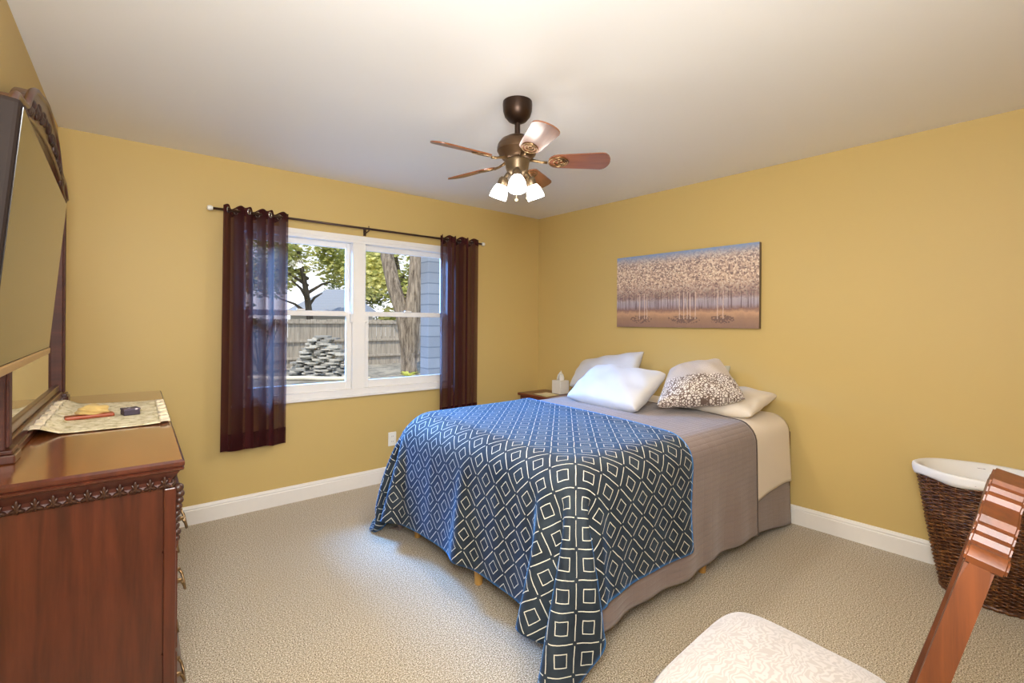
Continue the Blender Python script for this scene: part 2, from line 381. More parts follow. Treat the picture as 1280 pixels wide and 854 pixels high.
# the draped cloth, point by point, in millimetres
BLANKET_X = [
 -2148,-2159,-2170,-2144,-2119,-2095,-2071,-2048,-2025,-2002,-1978,-1977,-1997,-2022,-2046,-2049,-2046,-2021,-2021,-2000,-1972,-1941,-1913,-1884,-1853,-1822,-1792,-1761,-1730,-1700,-1669,-1638,-1607,-1576,
 -1545,-1514,-1483,-1452,-1421,-1390,-1360,-1329,-1298,-1267,-2183,-2194,-2191,-2166,-2140,-2115,-2092,-2069,-2048,-2025,-2002,-1979,-1985,-2010,-2033,-2049,-2051,-2022,-2021,-2001,-1973,-1942,-1913,-1884,
 -1853,-1822,-1792,-1761,-1730,-1700,-1669,-1638,-1607,-1576,-1545,-1514,-1483,-1452,-1421,-1390,-1359,-1329,-1298,-1267,-2219,-2215,-2206,-2187,-2162,-2137,-2114,-2090,-2068,-2047,-2025,-2001,-1980,-1995,
 -2019,-2039,-2050,-2030,-2013,-2001,-1973,-1942,-1913,-1884,-1853,-1822,-1791,-1761,-1730,-1699,-1668,-1637,-1606,-1575,-1544,-1513,-1482,-1451,-1420,-1390,-1359,-1328,-1297,-1266,-2203,-2211,-2210,-2202,
 -2184,-2160,-2136,-2112,-2089,-2067,-2046,-2024,-2000,-1984,-2003,-2026,-2044,-2038,-2011,-2000,-1973,-1942,-1913,-1884,-1853,-1822,-1791,-1760,-1730,-1699,-1668,-1637,-1606,-1575,-1544,-1513,-1481,-1450,
 -1419,-1389,-1358,-1327,-1296,-1265,-2169,-2184,-2195,-2199,-2195,-2180,-2158,-2135,-2111,-2087,-2065,-2044,-2023,-1998,-1989,-2010,-2032,-2040,-2010,-1998,-1973,-1942,-1912,-1883,-1852,-1821,-1790,-1760,
 -1729,-1698,-1667,-1636,-1605,-1573,-1542,-1511,-1480,-1449,-1418,-1387,-1356,-1325,-1294,-1263,-2138,-2149,-2161,-2175,-2184,-2186,-2175,-2155,-2132,-2108,-2084,-2061,-2041,-2021,-1996,-1995,-2017,-2035,
 -2013,-1993,-1971,-1940,-1911,-1881,-1850,-1819,-1788,-1757,-1726,-1695,-1664,-1633,-1602,-1570,-1539,-1508,-1477,-1446,-1415,-1384,-1353,-1321,-1290,-1259,-2117,-2127,-2133,-2141,-2152,-2165,-2172,-2167,
 -2151,-2129,-2105,-2080,-2056,-2037,-2018,-1995,-2003,-2025,-2016,-1988,-1968,-1937,-1908,-1878,-1847,-1815,-1784,-1753,-1722,-1690,-1659,-1628,-1596,-1565,-1534,-1503,-1471,-1440,-1409,-1377,-1346,-1315,
 -1283,-1252,-2090,-2103,-2113,-2121,-2125,-2131,-2141,-2153,-2156,-2145,-2125,-2100,-2075,-2050,-2033,-2014,-1995,-2013,-2016,-1985,-1964,-1934,-1904,-1874,-1843,-1811,-1780,-1748,-1717,-1686,-1654,-1623,
 -1591,-1560,-1528,-1497,-1465,-1434,-1402,-1371,-1339,-1308,-1276,-1245,-2069,-2070,-2077,-2088,-2099,-2108,-2116,-2118,-2129,-2139,-2136,-2119,-2094,-2068,-2043,-2029,-2009,-1998,-2013,-1984,-1960,-1931,
 -1901,-1870,-1839,-1807,-1776,-1744,-1712,-1681,-1649,-1617,-1586,-1554,-1522,-1491,-1459,-1427,-1396,-1364,-1332,-1301,-1269,-1237,-2092,-2081,-2073,-2067,-2067,-2073,-2081,-2091,-2100,-2105,-2116,-2122,
 -2110,-2087,-2060,-2036,-2025,-2003,-2005,-1985,-1956,-1928,-1898,-1866,-1835,-1803,-1771,-1739,-1707,-1675,-1644,-1612,-1580,-1548,-1516,-1484,-1453,-1421,-1389,-1357,-1325,-1293,-1261,-1230,-2120,-2108,
 -2097,-2086,-2075,-2066,-2060,-2059,-2064,-2073,-2083,-2091,-2101,-2098,-2077,-2051,-2027,-2016,-1991,-1986,-1955,-1924,-1894,-1862,-1830,-1798,-1766,-1734,-1702,-1670,-1638,-1606,-1574,-1542,-1510,-1478,
 -1446,-1414,-1382,-1350,-1318,-1286,-1254,-1222,-2149,-2138,-2126,-2114,-2102,-2090,-2078,-2067,-2056,-2050,-2049,-2056,-2066,-2076,-2081,-2065,-2038,-2012,-2003,-1975,-1951,-1921,-1890,-1858,-1826,-1794,
 -1762,-1729,-1697,-1665,-1633,-1600,-1568,-1536,-1504,-1472,-1439,-1407,-1375,-1342,-1310,-1278,-1246,-1213,-2177,-2167,-2156,-2145,-2133,-2121,-2109,-2094,-2080,-2068,-2056,-2046,-2041,-2041,-2048,-2058,
 -2051,-2022,-1995,-1980,-1951,-1919,-1886,-1854,-1822,-1789,-1757,-1725,-1692,-1660,-1627,-1595,-1562,-1530,-1497,-1465,-1433,-1400,-1368,-1335,-1303,-1270,-1238,-1205,-2202,-2192,-2181,-2171,-2160,-2148,
 -2136,-2124,-2110,-2096,-2081,-2068,-2054,-2046,-2039,-2031,-2030,-2033,-2004,-1979,-1949,-1916,-1884,-1851,-1818,-1786,-1753,-1720,-1687,-1655,-1622,-1589,-1557,-1524,-1491,-1458,-1426,-1393,-1360,-1328,
 -1295,-1262,-1230,-1197,-2202,-2195,-2188,-2180,-2172,-2164,-2154,-2144,-2134,-2122,-2109,-2096,-2081,-2066,-2055,-2048,-2041,-2026,-2008,-1979,-1948,-1914,-1881,-1848,-1815,-1782,-1749,-1715,-1683,-1649,
 -1616,-1583,-1551,-1518,-1485,-1452,-1419,-1386,-1353,-1320,-1287,-1254,-1221,-1189,-2168,-2163,-2159,-2154,-2150,-2145,-2141,-2136,-2131,-2125,-2119,-2111,-2101,-2090,-2078,-2063,-2047,-2029,-2006,-1978,
 -1946,-1912,-1878,-1844,-1811,-1777,-1744,-1711,-1677,-1644,-1611,-1578,-1544,-1511,-1478,-1445,-1412,-1379,-1345,-1312,-1279,-1246,-1213,-1180,-2130,-2126,-2121,-2117,-2113,-2108,-2104,-2100,-2096,-2093,
 -2090,-2088,-2085,-2080,-2074,-2064,-2044,-2026,-2003,-1974,-1941,-1907,-1874,-1840,-1806,-1773,-1739,-1706,-1672,-1639,-1605,-1572,-1538,-1505,-1472,-1438,-1405,-1371,-1338,-1305,-1271,-1238,-1204,-1171,
 -2097,-2093,-2089,-2085,-2081,-2078,-2074,-2071,-2068,-2065,-2063,-2060,-2058,-2056,-2054,-2051,-2046,-2024,-1999,-1969,-1936,-1902,-1869,-1835,-1801,-1768,-1734,-1701,-1667,-1633,-1600,-1566,-1532,-1499,
 -1465,-1432,-1398,-1364,-1331,-1297,-1264,-1230,-1196,-1163,-2081,-2079,-2078,-2076,-2074,-2072,-2069,-2067,-2065,-2063,-2061,-2059,-2058,-2057,-2058,-2055,-2041,-2020,-1995,-1965,-1932,-1898,-1864,-1831,
 -1797,-1763,-1729,-1696,-1662,-1628,-1594,-1560,-1527,-1493,-1459,-1425,-1391,-1358,-1324,-1290,-1256,-1223,-1189,-1155,-2073,-2072,-2070,-2069,-2067,-2066,-2066,-2066,-2066,-2066,-2065,-2065,-2064,-2063,
 -2060,-2049,-2037,-2018,-1992,-1961,-1928,-1894,-1860,-1826,-1792,-1759,-1725,-1691,-1657,-1623,-1589,-1555,-1521,-1487,-1453,-1419,-1385,-1351,-1317,-1283,-1249,-1215,-1182,-1148,-2069,-2067,-2065,-2064,
 -2063,-2062,-2061,-2060,-2060,-2059,-2058,-2058,-2057,-2055,-2054,-2050,-2037,-2016,-1989,-1958,-1924,-1890,-1856,-1822,-1788,-1754,-1720,-1686,-1652,-1618,-1584,-1550,-1516,-1481,-1447,-1413,-1379,-1345,
 -1311,-1277,-1243,-1209,-1175,-1141,-2066,-2064,-2063,-2062,-2061,-2060,-2060,-2059,-2059,-2058,-2058,-2057,-2056,-2056,-2055,-2048,-2034,-2014,-1987,-1955,-1921,-1887,-1853,-1818,-1784,-1750,-1716,-1682,
 -1647,-1613,-1579,-1545,-1510,-1476,-1442,-1408,-1373,-1339,-1305,-1271,-1236,-1202,-1168,-1134,-2065,-2064,-2063,-2062,-2062,-2061,-2060,-2060,-2059,-2059,-2058,-2057,-2056,-2055,-2055,-2048,-2033,-2012,
 -1984,-1952,-1918,-1884,-1849,-1815,-1781,-1746,-1712,-1678,-1643,-1609,-1574,-1540,-1506,-1471,-1437,-1402,-1368,-1334,-1299,-1265,-1230,-1196,-1162,-1127,-2066,-2066,-2065,-2065,-2064,-2063,-2063,-2062,
 -2061,-2060,-2059,-2058,-2056,-2055,-2054,-2047,-2032,-2010,-1982,-1949,-1915,-1881,-1846,-1812,-1777,-1743,-1708,-1674,-1639,-1605,-1570,-1536,-1501,-1467,-1432,-1398,-1363,-1328,-1294,-1259,-1225,-1190,
 -1156,-1121,-2067,-2067,-2067,-2067,-2067,-2066,-2066,-2065,-2064,-2064,-2063,-2061,-2060,-2058,-2055,-2047,-2031,-2008,-1980,-1947,-1912,-1878,-1843,-1809,-1774,-1739,-1705,-1670,-1636,-1601,-1566,-1532,
 -1497,-1462,-1428,-1393,-1358,-1324,-1289,-1254,-1220,-1185,-1150,-1116,-2067,-2067,-2067,-2066,-2065,-2064,-2063,-2062,-2061,-2060,-2059,-2058,-2056,-2056,-2054,-2046,-2030,-2007,-1978,-1945,-1910,-1875,
 -1841,-1806,-1771,-1736,-1702,-1667,-1632,-1597,-1563,-1528,-1493,-1458,-1424,-1389,-1354,-1319,-1285,-1250,-1215,-1180,-1146,-1111,-2067,-2067,-2066,-2065,-2064,-2063,-2062,-2061,-2060,-2060,-2059,-2057,
 -2056,-2056,-2053,-2046,-2029,-2006,-1976,-1943,-1908,-1873,-1838,-1803,-1769,-1734,-1699,-1664,-1629,-1594,-1560,-1525,-1490,-1455,-1420,-1385,-1350,-1315,-1280,-1246,-1211,-1176,-1141,-1106,-2068,-2067,
 -2066,-2065,-2064,-2063,-2062,-2061,-2061,-2060,-2059,-2058,-2057,-2056,-2054,-2045,-2028,-2004,-1974,-1941,-1906,-1871,-1836,-1801,-1766,-1731,-1696,-1661,-1627,-1592,-1557,-1522,-1487,-1452,-1417,-1382,
 -1347,-1312,-1277,-1242,-1207,-1172,-1137,-1102,-2072,-2070,-2069,-2068,-2067,-2065,-2064,-2063,-2062,-2060,-2059,-2058,-2056,-2055,-2053,-2045,-2028,-2003,-1973,-1939,-1904,-1869,-1834,-1799,-1764,-1729,
 -1694,-1659,-1624,-1589,-1554,-1519,-1484,-1449,-1414,-1379,-1344,-1309,-1274,-1239,-1203,-1168,-1134,-1099,-2080,-2078,-2075,-2073,-2071,-2070,-2068,-2066,-2064,-2062,-2060,-2059,-2058,-2057,-2054,-2044,
 -2027,-2002,-1972,-1938,-1903,-1868,-1832,-1797,-1762,-1727,-1692,-1657,-1622,-1587,-1552,-1517,-1482,-1446,-1411,-1376,-1341,-1306,-1271,-1236,-1200,-1165,-1130,-1095,-2098,-2094,-2091,-2087,-2083,-2080,
 -2077,-2073,-2070,-2067,-2064,-2061,-2058,-2055,-2052,-2044,-2026,-2001,-1970,-1937,-1901,-1866,-1831,-1796,-1761,-1726,-1690,-1655,-1620,-1585,-1550,-1515,-1479,-1444,-1409,-1374,-1339,-1303,-1268,-1233,
 -1198,-1163,-1128,-1093,-2117,-2114,-2110,-2107,-2103,-2099,-2096,-2092,-2088,-2083,-2079,-2074,-2069,-2064,-2055,-2043,-2025,-2000,-1969,-1935,-1900,-1865,-1830,-1795,-1759,-1724,-1689,-1654,-1619,-1583,
 -1548,-1513,-1478,-1442,-1407,-1372,-1337,-1301,-1266,-1231,-1196,-1160,-1125,-1090,-2119,-2115,-2111,-2107,-2102,-2098,-2093,-2089,-2084,-2079,-2074,-2070,-2065,-2059,-2053,-2042,-2024,-1999,-1968,-1934,
 -1899,-1864,-1829,-1793,-1758,-1723,-1688,-1652,-1617,-1582,-1547,-1511,-1476,-1441,-1405,-1370,-1335,-1300,-1264,-1229,-1194,-1158,-1123,-1088,-2104,-2100,-2095,-2091,-2086,-2082,-2077,-2073,-2069,-2066,
 -2062,-2059,-2057,-2055,-2052,-2041,-2023,-1998,-1967,-1934,-1898,-1863,-1828,-1792,-1757,-1722,-1687,-1651,-1616,-1581,-1545,-1510,-1475,-1439,-1404,-1369,-1333,-1298,-1263,-1227,-1192,-1157,-1122,-1086,
 -2090,-2086,-2082,-2080,-2077,-2074,-2071,-2068,-2066,-2063,-2061,-2059,-2057,-2056,-2051,-2040,-2022,-1997,-1967,-1933,-1898,-1862,-1827,-1792,-1756,-1721,-1686,-1650,-1615,-1580,-1544,-1509,-1474,-1438,
 -1403,-1367,-1332,-1297,-1261,-1226,-1191,-1155,-1120,-1085,-2081,-2078,-2076,-2074,-2071,-2069,-2067,-2065,-2063,-2062,-2060,-2059,-2058,-2056,-2050,-2040,-2021,-1996,-1966,-1932,-1897,-1861,-1826,-1791,
 -1755,-1720,-1685,-1649,-1614,-1579,-1543,-1508,-1473,-1437,-1402,-1366,-1331,-1296,-1260,-1225,-1189,-1154,-1119,-1084,-2075,-2073,-2071,-2069,-2067,-2066,-2065,-2063,-2062,-2061,-2059,-2058,-2056,-2055,
 -2050,-2039,-2020,-1995,-1965,-1931,-1896,-1861,-1826,-1790,-1755,-1719,-1684,-1649,-1613,-1578,-1543,-1507,-1472,-1436,-1401,-1365,-1330,-1295,-1259,-1224,-1188,-1153,-1118,-1082,-2073,-2071,-2069,-2067,
 -2066,-2065,-2064,-2063,-2061,-2060,-2059,-2057,-2056,-2054,-2050,-2038,-2019,-1994,-1964,-1931,-1896,-1860,-1825,-1790,-1754,-1719,-1683,-1648,-1613,-1577,-1542,-1506,-1471,-1436,-1400,-1365,-1329,-1294,
 -1258,-1223,-1187,-1152,-1117,-1081,-2072,-2071,-2069,-2068,-2067,-2065,-2064,-2063,-2062,-2061,-2059,-2058,-2056,-2055,-2049,-2037,-2018,-1993,-1964,-1930,-1895,-1860,-1824,-1789,-1754,-1718,-1683,-1647,
 -1612,-1577,-1541,-1506,-1470,-1435,-1399,-1364,-1328,-1293,-1257,-1222,-1186,-1151,-1116,-1080,-2072,-2072,-2071,-2069,-2068,-2067,-2065,-2064,-2063,-2061,-2059,-2058,-2056,-2054,-2049,-2036,-2017,-1992,
 -1963,-1930,-1895,-1859,-1824,-1788,-1753,-1718,-1682,-1647,-1611,-1576,-1540,-1505,-1469,-1434,-1398,-1363,-1328,-1292,-1257,-1221,-1186,-1150,-1115,-1079,-2073,-2073,-2072,-2071,-2070,-2069,-2068,-2067,
 -2066,-2065,-2063,-2061,-2059,-2056,-2048,-2036,-2017,-1992,-1962,-1929,-1894,-1859,-1823,-1788,-1752,-1717,-1682,-1646,-1611,-1575,-1540,-1504,-1469,-1433,-1398,-1362,-1327,-1291,-1256,-1220,-1184,-1149,
 -1114,-1078,-2074,-2073,-2072,-2070,-2068,-2067,-2065,-2064,-2062,-2061,-2059,-2057,-2056,-2053,-2048,-2035,-2016,-1991,-1961,-1929,-1894,-1858,-1823,-1787,-1752,-1716,-1681,-1645,-1610,-1574,-1539,-1503,
 -1468,-1432,-1397,-1361,-1326,-1290,-1254,-1219,-1183,-1148,-1112,-1077,-2075,-2073,-2071,-2069,-2067,-2066,-2065,-2063,-2062,-2061,-2059,-2057,-2055,-2054,-2047,-2034,-2015,-1990,-1961,-1928,-1893,-1858,
 -1822,-1787,-1751,-1716,-1680,-1645,-1609,-1574,-1538,-1502,-1467,-1431,-1396,-1360,-1324,-1289,-1253,-1218,-1182,-1147,-1111,-1076,-2076,-2074,-2072,-2070,-2068,-2066,-2065,-2064,-2062,-2061,-2059,-2058,
 -2056,-2054,-2047,-2034,-2014,-1989,-1960,-1927,-1893,-1857,-1822,-1786,-1750,-1715,-1679,-1644,-1608,-1573,-1537,-1501,-1466,-1430,-1394,-1359,-1323,-1287,-1252,-1216,-1181,-1145,-1109,-1074,-2079,-2077,
 -2074,-2072,-2070,-2068,-2067,-2065,-2063,-2061,-2060,-2057,-2056,-2053,-2046,-2033,-2013,-1989,-1959,-1927,-1892,-1856,-1821,-1785,-1750,-1714,-1678,-1643,-1607,-1571,-1536,-1500,-1464,-1429,-1393,-1357,
 -1322,-1286,-1250,-1214,-1179,-1143,-1108,-1072,-2084,-2082,-2079,-2077,-2075,-2072,-2070,-2068,-2065,-2063,-2060,-2058,-2056,-2054,-2046,-2033,-2013,-1988,-1959,-1926,-1891,-1856,-1820,-1784,-1749,-1713,
 -1677,-1641,-1606,-1570,-1534,-1498,-1463,-1427,-1391,-1355,-1320,-1284,-1248,-1212,-1177,-1141,-1105,-1070,-2089,-2088,-2086,-2084,-2080,-2077,-2074,-2071,-2068,-2064,-2061,-2058,-2056,-2053,-2045,-2032,
 -2013,-1988,-1958,-1926,-1891,-1855,-1819,-1783,-1747,-1712,-1676,-1640,-1604,-1568,-1532,-1497,-1461,-1425,-1389,-1353,-1318,-1282,-1246,-1210,-1174,-1139,-1103,-1067,-2095,-2093,-2092,-2089,-2085,-2081,
 -2077,-2073,-2069,-2065,-2062,-2059,-2057,-2054,-2046,-2032,-2013,-1988,-1958,-1925,-1890,-1854,-1818,-1782,-1746,-1710,-1674,-1638,-1602,-1566,-1530,-1494,-1459,-1423,-1387,-1351,-1315,-1279,-1243,-1207,
 -1171,-1136,-1100,-1064,-2106,-2101,-2096,-2092,-2087,-2083,-2078,-2074,-2070,-2066,-2062,-2058,-2055,-2052,-2047,-2033,-2013,-1988,-1958,-1924,-1889,-1853,-1816,-1780,-1744,-1708,-1672,-1636,-1600,-1564,
 -1528,-1492,-1456,-1420,-1384,-1348,-1312,-1276,-1240,-1204,-1168,-1132,-1097,-1061,-2131,-2126,-2121,-2117,-2112,-2108,-2104,-2100,-2096,-2091,-2086,-2080,-2072,-2063,-2049,-2032,-2012,-1987,-1957,-1923,
 -1888,-1851,-1814,-1778,-1742,-1706,-1669,-1633,-1597,-1561,-1525,-1489,-1453,-1417,-1381,-1345,-1309,-1273,-1237,-1201,-1165,-1129,-1093,-1057,-2164,-2159,-2154,-2148,-2143,-2137,-2130,-2123,-2114,-2104,
 -2094,-2082,-2069,-2056,-2041,-2023,-2015,-1983,-1953,-1920,-1885,-1848,-1812,-1775,-1739,-1703,-1666,-1630,-1594,-1558,-1522,-1486,-1450,-1414,-1377,-1341,-1305,-1269,-1233,-1197,-1161,-1125,-1089,-1053,
 -2188,-2179,-2170,-2160,-2149,-2138,-2125,-2112,-2098,-2084,-2069,-2054,-2040,-2032,-2025,-2034,-2003,-1977,-1947,-1916,-1880,-1844,-1808,-1772,-1736,-1699,-1663,-1627,-1591,-1554,-1518,-1482,-1446,-1410,
 -1373,-1337,-1301,-1265,-1229,-1193,-1156,-1120,-1084,-1048,-2179,-2166,-2153,-2140,-2126,-2112,-2097,-2081,-2067,-2052,-2040,-2030,-2029,-2036,-2049,-2017,-1993,-1968,-1938,-1912,-1877,-1840,-1804,-1768,
 -1732,-1696,-1659,-1623,-1587,-1551,-1514,-1478,-1442,-1405,-1369,-1333,-1297,-1260,-1224,-1188,-1152,-1115,-1079,-1043,-2150,-2137,-2124,-2110,-2096,-2080,-2066,-2052,-2039,-2033,-2034,-2046,-2060,-2062,
 -2030,-2001,-1979,-1956,-1939,-1909,-1873,-1837,-1801,-1764,-1728,-1692,-1655,-1619,-1583,-1546,-1510,-1474,-1437,-1401,-1364,-1328,-1292,-1255,-1219,-1182,-1146,-1110,-1073,-1037,-2119,-2106,-2093,-2078,
 -2064,-2050,-2040,-2036,-2042,-2054,-2069,-2080,-2074,-2042,-2012,-1994,-1980,-1956,-1941,-1906,-1870,-1834,-1797,-1761,-1724,-1688,-1651,-1615,-1578,-1542,-1505,-1469,-1432,-1396,-1359,-1323,-1286,-1250,
 -1213,-1177,-1140,-1104,-1067,-1031,-2087,-2073,-2059,-2048,-2039,-2042,-2048,-2061,-2075,-2090,-2097,-2084,-2053,-2023,-2005,-1990,-1969,-1966,-1934,-1903,-1866,-1830,-1793,-1757,-1720,-1683,-1647,-1610,
 -1574,-1537,-1500,-1464,-1427,-1390,-1354,-1317,-1280,-1244,-1207,-1170,-1134,-1097,-1061,-1024,-2060,-2052,-2059,-2049,-2064,-2068,-2083,-2095,-2110,-2110,-2092,-2063,-2033,-2010,-1995,-1979,-1975,-1967,
 -1933,-1899,-1862,-1826,-1789,-1753,-1716,-1679,-1642,-1606,-1569,-1532,-1495,-1458,-1422,-1385,-1348,-1311,-1274,-1238,-1201,-1164,-1127,-1090,-1053,-1017,-2043,-2048,-2060,-2076,-2092,-2103,-2116,-2127,
 -2120,-2099,-2071,-2042,-2017,-1999,-1980,-1973,-1989,-1960,-1927,-1895,-1858,-1822,-1785,-1748,-1711,-1674,-1637,-1601,-1564,-1527,-1490,-1453,-1416,-1379,-1342,-1305,-1268,-1231,-1194,-1157,-1120,-1083,
 -1046,-1009,-2061,-2079,-2094,-2109,-2119,-2137,-2139,-2126,-2105,-2080,-2052,-2025,-2004,-1980,-1966,-1990,-1991,-1954,-1925,-1891,-1854,-1818,-1781,-1744,-1707,-1670,-1633,-1595,-1558,-1521,-1484,-1447,
 -1410,-1373,-1336,-1298,-1261,-1224,-1187,-1150,-1113,-1076,-1039,-1001,-2093,-2108,-2123,-2138,-2153,-2147,-2131,-2110,-2086,-2060,-2034,-2009,-1982,-1961,-1977,-2005,-1986,-1951,-1923,-1887,-1850,-1814,
 -1777,-1739,-1702,-1665,-1627,-1590,-1553,-1516,-1478,-1441,-1404,-1366,-1329,-1292,-1255,-1217,-1180,-1143,-1105,-1068,-1031,-993,-2125,-2141,-2156,-2164,-2152,-2134,-2115,-2092,-2066,-2039,-2012,-1984,
 -1959,-1965,-1996,-2012,-1980,-1950,-1920,-1882,-1846,-1810,-1772,-1735,-1697,-1660,-1622,-1585,-1547,-1510,-1472,-1435,-1397,-1360,-1323,-1285,-1248,-1210,-1173,-1135,-1098,-1060,-1023,-985,-2159,-2175,
 -2158,-2135,-2133,-2116,-2093,-2067,-2039,-2016,-1987,-1959,-1955,-1982,-2013,-2013,-1976,-1951,-1917,-1879,-1843,-1806,-1768,-1731,-1693,-1655,-1618,-1580,-1543,-1505,-1467,-1430,-1392,-1354,-1317,-1279,
 -1242,-1204,-1167,-1129,-1091,-1054,-1016,-978,-2185,-2154,-2127,-2109,-2112,-2090,-2065,-2039,-2013,-1991,-1962,-1947,-1967,-2000,-2026,-2009,-1977,-1951,-1914,-1877,-1841,-1803,-1766,-1728,-1691,-1653,
 -1615,-1578,-1540,-1502,-1464,-1427,-1389,-1351,-1314,-1276,-1239,-1201,-1163,-1125,-1088,-1050,-1012,-974,-2166,-2133,-2102,-2106,-2084,-2059,-2040,-2011,-1996,-1966,-1944,-1953,-1985,-2017,-2034,-2002,
 -1981,-1950,-1912,-1875,-1838,-1801,-1763,-1726,-1688,-1650,-1613,-1575,-1537,-1499,-1461,-1424,-1386,-1348,-1311,-1273,-1235,-1198,-1160,-1122,-1084,-1046,-1008,-971,-2146,-2113,-2081,-2080,-2052,-2044,
 -2021,-1999,-1972,-1944,-1940,-1970,-2003,-2031,-2035,-1997,-1981,-1948,-1910,-1873,-1836,-1799,-1761,-1724,-1686,-1648,-1610,-1572,-1534,-1496,-1458,-1420,-1383,-1345,-1308,-1270,-1232,-1194,-1156,-1118,
 -1080,-1043,-1005,-967,-2126,-2094,-2076,-2042,-2042,-2016,-2001,-1978,-1948,-1930,-1956,-1989,-2021,-2040,-2030,-1998,-1981,-1946,-1908,-1871,-1834,-1796,-1759,-1721,-1683,-1645,-1607,-1570,-1531,-1493,
 -1455,-1418,-1380,-1342,-1304,-1266,-1229,-1191,-1153,-1115,-1077,-1039,-1001,-963,-2102,-2075,-2048,-2032,-2013,-1988,-1978,-1955,-1927,-1941,-1973,-2007,-2034,-2044,-2019,-2004,-1981,-1944,-1906,-1869,
 -1831,-1794,-1757,-1719,-1681,-1643,-1605,-1567,-1529,-1491,-1453,-1415,-1377,-1339,-1301,-1263,-1225,-1188,-1150,-1112,-1073,-1035,-997,-960,-2076,-2048,-2023,-1999,-1980,-1961,-1955,-1930,-1927,-1956,
 -1991,-2025,-2036,-2041,-2007,-2001,-1979,-1942,-1904,-1867,-1829,-1792,-1755,-1717,-1679,-1641,-1603,-1565,-1526,-1488,-1450,-1412,-1374,-1337,-1299,-1260,-1223,-1185,-1147,-1108,-1070,-1032,-994,-956]
